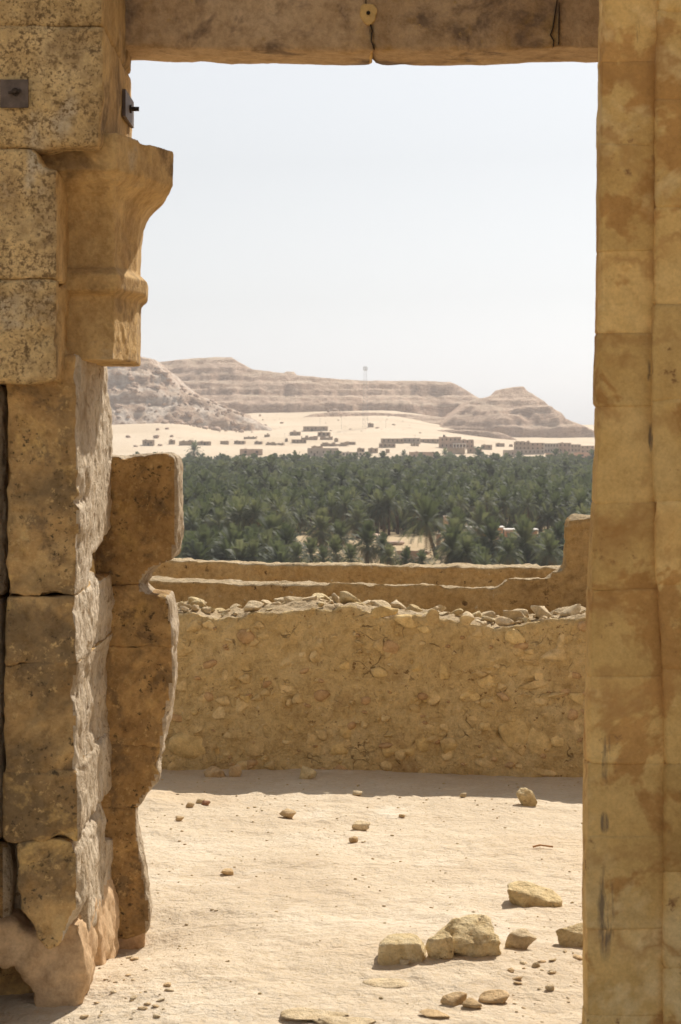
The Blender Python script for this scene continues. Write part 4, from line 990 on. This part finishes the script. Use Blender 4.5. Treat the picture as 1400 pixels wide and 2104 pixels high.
# ---- right pier
RF = 5.4
RP = empty('stone_pier', (.8, 5.6, 0), 'smooth ochre stone pier with rusty stains at the right of the doorway', 'stone pier')
def rp_(*a, **k):
    o = eroded(*a, **k); o.matrix_parent_inverse = Matrix.Translation((-.8, -5.6, 0)); return o
le = lambda y: float(np.interp(y, [0, 130, 300, 500, 630, 650, 700, 900, 1060, 1200, 1300, 1500, 1700, 2104], [1229, 1228, 1226, 1226, 1222, 1219, 1220, 1219, 1214, 1206, 1203, 1199, 1197, 1196]))
mid = lambda y: float(np.interp(y, [0, 200, 500, 700, 900, 1000, 1200, 1350, 1500, 2104], [1352, 1348, 1343, 1340, 1340, 1345, 1351, 1360, 1366, 1364]))
js = [-700, -420, -150, 126, 298, 512, 684, 832, 1036, 1214, 1392, 1566, 1724, 1905, 2090, 2360, 2620]
for k in range(len(js) - 1):
    a, b = js[k] - 1, js[k + 1] + 1; m = (a + b) / 2
    rp_('stone_block', [prism(pxpoly([(le(a) + 9, a), (mid(a) + 8, a), (mid(m) + 8, m), (mid(b) + 8, b), (le(b) + 9, b), (le(m) + 9, m)], RF, .005), RF, RF + .10)], RP, ['ochre', 'ochre'], seed=40 + k, voxel=.012, amps=((.005, 4), (.0025, 16)), smooth=0, chip=.005)
js2 = [-700, -420, -180, 22, 205, 425, 628, 822, 1030, 1200, 1376, 1575, 1790, 1990, 2200, 2420, 2620]
for k in range(len(js2) - 1):
    a, b = js2[k] - 1, js2[k + 1] + 1; m = (a + b) / 2
    rp_('stone_block', [prism(pxpoly([(mid(a) + 1, a), (1640, a), (1640, b), (mid(b) + 1, b), (mid(m) + 1, m)], RF - .03, .005), RF - .03, RF + .30)], RP, ['ochre', 'ochre'], seed=60 + k, voxel=.014, amps=((.005, 4), (.0025, 16)), smooth=0, chip=.005)
rp_('wall_core', [prism([(.83, -.4), (2.8, -.4), (2.8, 3.6), (.83, 3.6)], RF + .20, 6.3), prism([(1.22, -.4), (2.8, -.4), (2.8, 3.6), (1.22, 3.6)], 6.2, 6.95), prism([(.645, -.4), (.9, -.4), (.9, 3.6), (.685, 3.6)], RF + .04, RF + .12), prism([(.70, -.4), (.9, -.4), (.9, 3.6), (.72, 3.6)], RF + .10, RF + .29)], RP, ['ochre', 'ochre'], seed=80, voxel=.04, amps=((.01, 3),))

# ---- anchor plates on the left jamb
def plate(name_lab, c, axis):
    r = empty('anchor_plate', c, name_lab, 'metal plate')
    h = .0385
    if axis == 'y': bx = [(-h, h, -.010, 0, -h, h)]
    else: bx = [(0, .010, -.13, .13, -h * 1.05, h * 1.05)]
    r = link('plate', boxes_mesh('plate', bx, [M['metal']]), r)
    if axis == 'y':
        disc('washer', r, .004, -.016, .004, .011, .006, 'metal_dark', 12); disc('bolt', r, .004, -.034, .004, .006, .02, 'metal_dark', 8)
        link('nut', bars_mesh('nut', [((-.014, -.02, .0), (.02, -.02, .008), .005)], [M['metal_dark']]), r)
    else:
        disc('washer', r, .010, 0, 0, .013, .006, 'metal_dark', 12, 'x'); disc('bolt', r, .014, 0, 0, .007, .024, 'metal_dark', 8, 'x')
plate('square rusty steel anchor plate bolted to the front of the left jamb', (wx(30, 5.985), 5.988, wz(193, 5.985)), 'y')
plate('dark steel anchor plate seen edge-on inside the doorway, under the lintel', (-.652, 6.64, wz(224, 6.64)), 'x')

# ------------------------------------------------------------------ mud walls
def wall_solid(pts, d0, d1, zb=-.4, x0=None, x1=None):
    top = pxpoly(pts, d0, 0)
    return prism([(top[0][0], zb)] + top + [(top[-1][0], zb)], d0, d1)
ROT = -.0135                                             # the wall is not quite square to the doorway
W1 = 10.28
def turn(W):
    W = W.copy(); W[:, 1] += ROT * -1 * 0 + W[:, 0] * -.14; return W
def turn_top(W):
    W = W.copy(); t = np.clip((W[:, 2] - .55) / .12, 0, 1)
    W[:, 2] += t * (.035 * fbm(W * 9, 4, 501, .6)); W[:, 1] += t * .02 * fbm(W * 14, 3, 502) + W[:, 0] * -.14; return W
top1 = [(-300, 1258), (250, 1256), (360, 1262), (400, 1258), (428, 1268), (436, 1278), (452, 1280), (470, 1270), (520, 1268), (560, 1260), (590, 1256), (640, 1246), (690, 1248), (740, 1252), (760, 1262), (850, 1264), (900, 1270), (940, 1278),
        (1020, 1284), (1080, 1278), (1140, 1272), (1205, 1262), (1300, 1258), (1800, 1256)]
MW = empty('rubble_wall', (.2, W1, 0), 'chest-low wall of mud and salt stones topped with loose rubble, across the courtyard', 'wall')
def mw(o): o.matrix_parent_inverse = Matrix.Translation((-.2, -W1, 0)); return o
mw(eroded('wall_body', [wall_solid(top1, W1, W1 + .46)], MW, ['mud', 'mud_top'], voxel=.017, amps=((.020, 3), (.014, 10), (.007, 30)), smooth=1, seed=101, split=.25, chip=.02, after=turn_top))
top2 = [(-500, 1196), (300, 1197), (430, 1199), (600, 1203), (700, 1203), (850, 1204), (960, 1207), (1015, 1208), (1030, 1202), (1042, 1190), (1060, 1186), (1100, 1188), (1120, 1187), (1130, 1185), (1134, 1175), (1148, 1171), (1157, 1163), (1160, 1130), (1162, 1085), (1166, 1068), (1178, 1061), (1240, 1060), (1300, 1064), (1310, 1190), (2000, 1192)]
tag(eroded('mud_wall', [wall_solid(top2, 14.2, 14.46)], None, ['mud_far', 'mud_top'], voxel=.022, amps=((.03, 2), (.02, 8), (.016, 24)), smooth=0, seed=102, split=-1.1, chip=.015, up_mat=1, after=turn), 'brown mud wall that steps up to a square pillar, behind the rubble wall', 'wall')
top3 = [(-600, 1150), (300, 1154), (450, 1157), (600, 1160), (800, 1161), (1000, 1163), (1160, 1164), (1400, 1165), (2200, 1166)]
tag(eroded('mud_wall', [wall_solid(top3, 18.2, 18.46)], None, ['mud_far', 'mud_top'], voxel=.03, amps=((.03, 2), (.022, 7), (.022, 20)), smooth=0, seed=103, split=-1.1, chip=.02, up_mat=1, after=turn), 'farthest low mud wall, straight-topped, in front of the palms', 'wall')
run_jobs()

# stones set in the rubble wall
flat_st = [rock_data('stone', 300 + k, 3, 9, .30, (1, .35, .8), [M['wall_stone']], (.4, .85), 1.6) for k in range(7)]
flat_y = [rock_data('stone', 320 + k, 3, 7, .35, (1, .35, .8), [M['wall_stone_yellow']], (.45, .9), 1.5) for k in range(4)]
flat_r = [rock_data('stone', 330 + k, 2, 6, .2, (1, .4, .7), [M['wall_stone_red']], (.6, .95), 1.3) for k in range(2)]
top_st = [rock_data('rubble_stone', 340 + k, 3, 12, .22, (1, .85, .7), [M['rubble']], (.35, .75), 2.0) for k in range(9)]
top_y = [rock_data('rubble_stone', 350 + k, 3, 11, .2, (1, .85, .7), [M['rock']], (.4, .8), 2.0) for k in range(3)]
rs = np.random.default_rng(77)
# depth of the rubble wall's front face, read back from the mesh
body = [o for o in MW.children if o.name.startswith('wall_body')][0]
bvh_v = np.empty(len(body.data.vertices) * 3); body.data.vertices.foreach_get('co', bvh_v); bvh_v = bvh_v.reshape(-1, 3)
def face_y(x, z):
    q = (bvh_v[:, 0] - x) ** 2 + (bvh_v[:, 2] - z) ** 2; k = np.where(q < .05 ** 2)[0]
    return float(np.min(bvh_v[k, 1])) if len(k) else W1 - .14 * x
def set_stone(px, py, wpx, hpx, meshes, name='stone', proud=.012, rot=None):
    x = wx(px, W1); z = wz(py, W1); y = face_y(x, z); r = wpx * y / F / 2; rv = hpx * y / F / 2 / .8
    dep = .35 * max(.05, r)
    o = link(name, meshes[int(rs.integers(len(meshes)))], MW, (x, y + dep - proud * rs.uniform(.5, 1.2), z), (0, rs.uniform(-.5, .5) if rot is None else rot, math.pi * int(rs.integers(2))), (r, max(.05, r), rv))
    return mw(o)
for px, py, w, h, ms in [(1055, 1498, 72, 68, flat_y), (1110, 1512, 62, 70, flat_y), (400, 1540, 118, 62, flat_y), (1138, 1338, 70, 34, flat_st), (1150, 1312, 24, 40, flat_st), (1056, 1304, 46, 34, flat_y), (778, 1324, 24, 30, flat_st), (797, 1340, 20, 20, flat_st),
        (855, 1368, 24, 26, flat_y), (913, 1376, 24, 34, flat_y), (998, 1402, 44, 24, flat_st), (1092, 1402, 70, 20, flat_st), (1145, 1420, 52, 16, flat_st), (790, 1474, 24, 16, flat_st), (868, 1524, 34, 36, flat_y), (1100, 1434, 44, 26, flat_st),
        (835, 1272, 50, 30, flat_y), (885, 1268, 40, 36, flat_st), (955, 1272, 40, 24, flat_st), (790, 1254, 60, 28, flat_y), (460, 1390, 18, 24, flat_st), (700, 1370, 26, 22, flat_st), (660, 1510, 30, 24, flat_st), (545, 1425, 20, 18, flat_st), (625, 1380, 24, 14, flat_r),
        (1030, 1425, 30, 18, flat_r), (1000, 1560, 60, 30, flat_st), (1110, 1578, 80, 26, flat_st), (530, 1530, 60, 60, flat_st), (395, 1290, 40, 24, flat_st), (1170, 1460, 26, 28, flat_r), (1190, 1280, 26, 24, flat_r)]:
    set_stone(px, py, w, h, ms, proud=.012)
for k in range(265):
    px = rs.uniform(330, 1260); py = rs.uniform(1285, 1585); w = 10 + 34 * rs.random() ** 2
    set_stone(px, py, w, w * rs.uniform(.45, .9), [flat_st, flat_st, flat_st, flat_y, flat_r][int(rs.integers(5))], proud=.005)
ti = lambda px: float(np.interp(px, [p[0] for p in top1], [p[1] for p in top1]))
def top_stone(px, t, wpx, lift=0.0, ms=top_st):
    d = W1 + .03 + .40 * t; x = wx(px, W1); z = wz(ti(px), W1) + lift; r = wpx * W1 / F / 2
    o = link('rubble_stone', ms[int(rs.integers(len(ms)))], MW, (x, d - .14 * x, z + r * .30), (rs.uniform(-.4, .4), rs.uniform(-.4, .4), rs.uniform(0, 6.3)), (r, r, r * rs.uniform(.7, 1.0)))
    return mw(o)
for px, t, w in [(1172, .35, 56), (1118, .55, 56), (1080, .75, 44), (1060, .45, 58), (1005, .35, 32), (1022, .5, 20), (1035, .1, 40), (985, .6, 44), (960, .35, 40), (440, .7, 46), (458, .5, 34), (475, .8, 40), (515, .5, 50), (545, .8, 40), (560, .4, 32), (600, .6, 46), (640, .45, 40),
        (655, .75, 40), (720, .5, 60), (780, .6, 56), (820, .8, 40), (850, .3, 44), (892, .6, 38), (915, .4, 36), (400, .5, 40), (375, .2, 36), (390, .85, 44), (425, .3, 30), (575, .85, 40), (690, .8, 36), (755, .85, 36), (905, .85, 44), (945, .85, 40), (1010, .85, 44)]:
    top_stone(px, t, w, ms=top_y if rs.random() < .22 else top_st)
for k in range(150):
    top_stone(rs.uniform(330, 1250), rs.uniform(.02, 1), 8 + 22 * rs.random() ** 1.6, ms=top_y if rs.random() < .2 else top_st)

# ------------------------------------------------------------------ loose rocks of the courtyard
def rock(px0, px1, yt, yb, label, mat, seed, sub=4, planes=13, noise=.2, squash=1.0, sink=.25, deep=.7, rz=0.0, ry=0.0, clip=(.42, .8), group=None, cat='rock', top=((.1, -.35, .93, .5),)):
    x, d, z = floor_at((px0 + px1) / 2, yb - (yb - yt) * .12)
    w = (px1 - px0) * d / F / 2; h = (yb - yt) * d / F
    hh = h * .62 * squash
    me = rock_data('rock', seed, sub, planes, noise, (1, 1, 1), [M[mat]], clip, 2.2, top)
    o = link('rock', me, None, (x, d + w * deep * .5, z + hh * (1 - 2 * sink)), (0, ry, rz), (w, w * deep, hh))
    return tag(o, label, cat, group)
rock(773, 878, 1908, 1988, 'squared pale block half sunk in sand, left end of the rock row', 'rock', 401, planes=7, noise=.13, clip=(.6, .9), deep=1.1, sink=.40, top=((0, -.12, 1, .62), (0, -1, .12, .62), (-1, 0, .1, .8), (1, -.1, .1, .8)))
rock(874, 936, 1916, 1978, 'small lump of rock wedged between the squared block and the big boulder', 'rock', 402, deep=.8)
rock(906, 1044, 1878, 1976, 'biggest lumpy yellow boulder, in the middle of the rock row', 'rock', 403, planes=9, noise=.34, clip=(.6, .9), deep=.9, sink=.33, top=((-.25, -.55, .8, .6), (.3, -.4, .86, .62)))
rock(1036, 1107, 1910, 1956, 'flat pale wedge stone touching the right side of the big boulder', 'rubble', 404, planes=9, clip=(.4, .8), deep=.8)
rock(1030, 1160, 1812, 1868, 'long wedge-shaped rock lying alone behind the rock row', 'rock', 405, planes=8, clip=(.5, .85), deep=.8, rz=-.2, ry=.10, sink=.34, top=((.2, -.3, .93, .45), (0, -.9, .3, .6)))
rock(1143, 1230, 1892, 1952, 'rock half hidden behind the ochre pier', 'rock', 406, planes=9, deep=.8)
rock(1061, 1105, 1628, 1660, 'single yellow stone at the edge of the wall shadow', 'rock', 407, planes=8, sink=.1)
rock(569, 609, 1666, 1684, 'tan stone in the middle of the sunny floor', 'rock_tan', 408, sub=3, sink=.15)
rock(716, 762, 1688, 1708, 'pale crumbling stone lying beside a chip in mid courtyard', 'rubble', 409, sub=3, noise=.25, sink=.2)
rock(717, 738, 1721, 1733, 'thin chip just below the pale crumbling stone', 'rock_tan', 410, sub=3, sink=.1)
rock(358, 379, 1678, 1688, 'small tan stone near the broken jamb', 'rock_tan', 411, sub=3, sink=.1)
rock(606, 652, 1580, 1604, 'yellow stone lying in the shade at the wall foot', 'rock', 412, sub=3, sink=.12)
rock(470, 503, 1572, 1600, 'rounded stone in the shade beside a dark lump', 'rock_tan', 413, sub=3)
rock(418, 470, 1574, 1600, 'dark earthy lump in the wall shade at the left', 'rock_tan', 414, sub=3, noise=.25, sink=.35)
rock(413, 433, 1645, 1656, 'small brick-red stone near the wall shadow', 'rock_red', 415, sub=3, sink=.1)
rock(402, 424, 1640, 1652, 'small grey stone next to the brick-red one', 'rubble', 416, sub=3, sink=.2)
rock(382, 402, 1650, 1660, 'little tan stone below the grey and red pair', 'rock_tan', 417, sub=3, sink=.1)
rock(453, 484, 1788, 1800, 'thin flat flake on the open floor', 'rock_tan', 418, sub=3, sink=.15)
rock(905, 964, 2034, 2068, 'low tan ledge breaking out of the sand in front of the rock row', 'rock_tan', 419, sub=3, squash=.8, sink=.35)
rock(985, 1064, 2030, 2064, 'cracked tan slab flush with the ground near the pier', 'rock_tan', 420, sub=3, squash=.7, sink=.35, ry=-.08)
rock(944, 992, 2050, 2074, 'small slab piece beside the cracked tan slab', 'rock_tan', 421, sub=3, squash=.8, sink=.3)
rock(745, 868, 2004, 2028, 'flat white ledge almost level with the sand', 'rubble', 422, sub=3, squash=.6, sink=.4)
rock(818, 844, 1972, 1984, 'little white stone at the foot of the squared block', 'rubble', 423, sub=2, sink=.2)
rock(1116, 1140, 2024, 2038, 'small pale stone on the gravel near the pier', 'rubble', 424, sub=2, sink=.2)
rock(1092, 1114, 1976, 1990, 'pale stone on the gravel right of the big boulder', 'rubble', 425, sub=2, sink=.25)
rock(945, 962, 1630, 1640, 'tiny pale stone at the shadow edge left of the single yellow stone', 'rubble', 426, sub=2, sink=.1)
rock(720, 745, 1626, 1636, 'tiny white stone poking out of the wall shadow edge', 'rubble', 427, sub=2, sink=.2)
rock(818, 834, 1674, 1681, 'small round tan stone right of mid courtyard', 'rock_tan', 428, sub=2, sink=.1)
rock(575, 720, 2058, 2100, 'broad white slab level with the ground at the bottom of the doorway', 'rubble', 429, sub=4, squash=.5, sink=.44)
rock(640, 800, 2082, 2112, 'white ledge cut by the lower edge, right of the broad white slab', 'rubble', 430, sub=4, squash=.5, sink=.42)
rock(860, 930, 2070, 2092, 'thin tan slab edge near the bottom, left of the small slab piece', 'rock_tan', 431, sub=3, squash=.6, sink=.4)
sx_, sd_, sz_ = floor_at(1115, 1743)
st = link('stick', bars_mesh('stick', [((-.037, 0, .006), (-.01, .004, .012), .0045), ((-.01, .004, .012), (.04, -.004, .007), .004)], [M['twig']]), None, (sx_, sd_, sz_)); tag(st, 'short dry reddish stick lying on the sand', 'stick')
# crumbs fallen at the foot of the jambs: countable bits, then uncountable grit
chip_m = [rock_data('stone_chip', 500 + k, 2, 8, .15, (1, .7, .3), [M['rock_tan'] if k % 2 else M['rubble']], (.4, .8)) for k in range(6)]
for k in range(54):
    px = rs.uniform(150, 350); py = rs.uniform(1945, 2095)
    if k % 3 == 0: px = rs.uniform(1040, 1190); py = rs.uniform(1940, 2090)
    x, d, z = floor_at(px, py); r = .006 + .014 * rs.random() ** 2.5
    o = link('stone_chip', chip_m[int(rs.integers(6))], None, (x, d, z + r * .15), (rs.uniform(-.3, .3), rs.uniform(-.3, .3), rs.uniform(0, 6)), (r, r, r))
    near_j = px < 600
    tag(o, 'thin stone chip fallen at the foot of the jambs' if near_j else 'stone chip on the gravel between the rocks and the ochre pier', 'stone chip', 'chips under the jambs' if near_j else 'chips near the pier')
base = rock_data('tmp', 600, 1, 6, .2, (1, .9, .6)); bv = np.empty(len(base.vertices) * 3); base.vertices.foreach_get('co', bv); bv = bv.reshape(-1, 3)
bf = np.array([p.vertices[:] for p in base.polygons]); bpy.data.meshes.remove(base)
cv, cf, cm = [], [], []
NP = 7000
pxr = rs.uniform(-1.3, 1.5, NP); pyr = 5.3 + 4.85 * rs.random(NP)
dens = fbm2(pxr / .5, pyr / .5, 3, 91) + .8 * gauss(pxr, pyr, .75, 6.6, .3, .7) + .7 * gauss(pxr, pyr, -.55, 6.6, .2, .5)
keep = dens + rs.uniform(-.6, .6, NP) > 0
pxr, pyr = pxr[keep], pyr[keep]; pz = cz(pxr, pyr)
for i in range(len(pxr)):
    r = .0013 + .006 * rs.random() ** 9 + .001 * rs.random()
    W = rotz(bv * r * (1, rs.uniform(.6, 1), rs.uniform(.5, 1)), rs.uniform(0, 6.3)) + (pxr[i], pyr[i], pz[i] + r * .25); cf.append(bf + len(bv) * i); cv.append(W); cm += [int(rs.integers(3))] * len(bf)
pm = fast_mesh('pebbles', np.concatenate(cv), np.concatenate(cf), True, [M['rock_tan'], M['rubble'], M['rock']]); pm.polygons.foreach_set('material_index', np.array(cm, np.int32))
tag(link('pebbles', pm), 'fine grit and pebbles scattered over the courtyard sand', 'pebbles', None, 'stuff')

# ------------------------------------------------------------------ haze
hz = link('haze', boxes_mesh('haze', [(-1600, 1600, -400, 4100, -26, 96)], []))
hm = bpy.data.materials.new('haze'); hm.use_nodes = True; ht = hm.node_tree; ht.nodes.clear()
pv = ht.nodes.new('ShaderNodeVolumePrincipled'); pv.inputs['Color'].default_value = (0.95, 0.94, 0.95, 1); pv.inputs['Density'].default_value = 0.00012; pv.inputs['Anisotropy'].default_value = 0.3
ho = ht.nodes.new('ShaderNodeOutputMaterial'); ht.links.new(pv.outputs[0], ho.inputs['Volume'])
hz.data.materials.append(hm); tag(hz, kind='stuff')
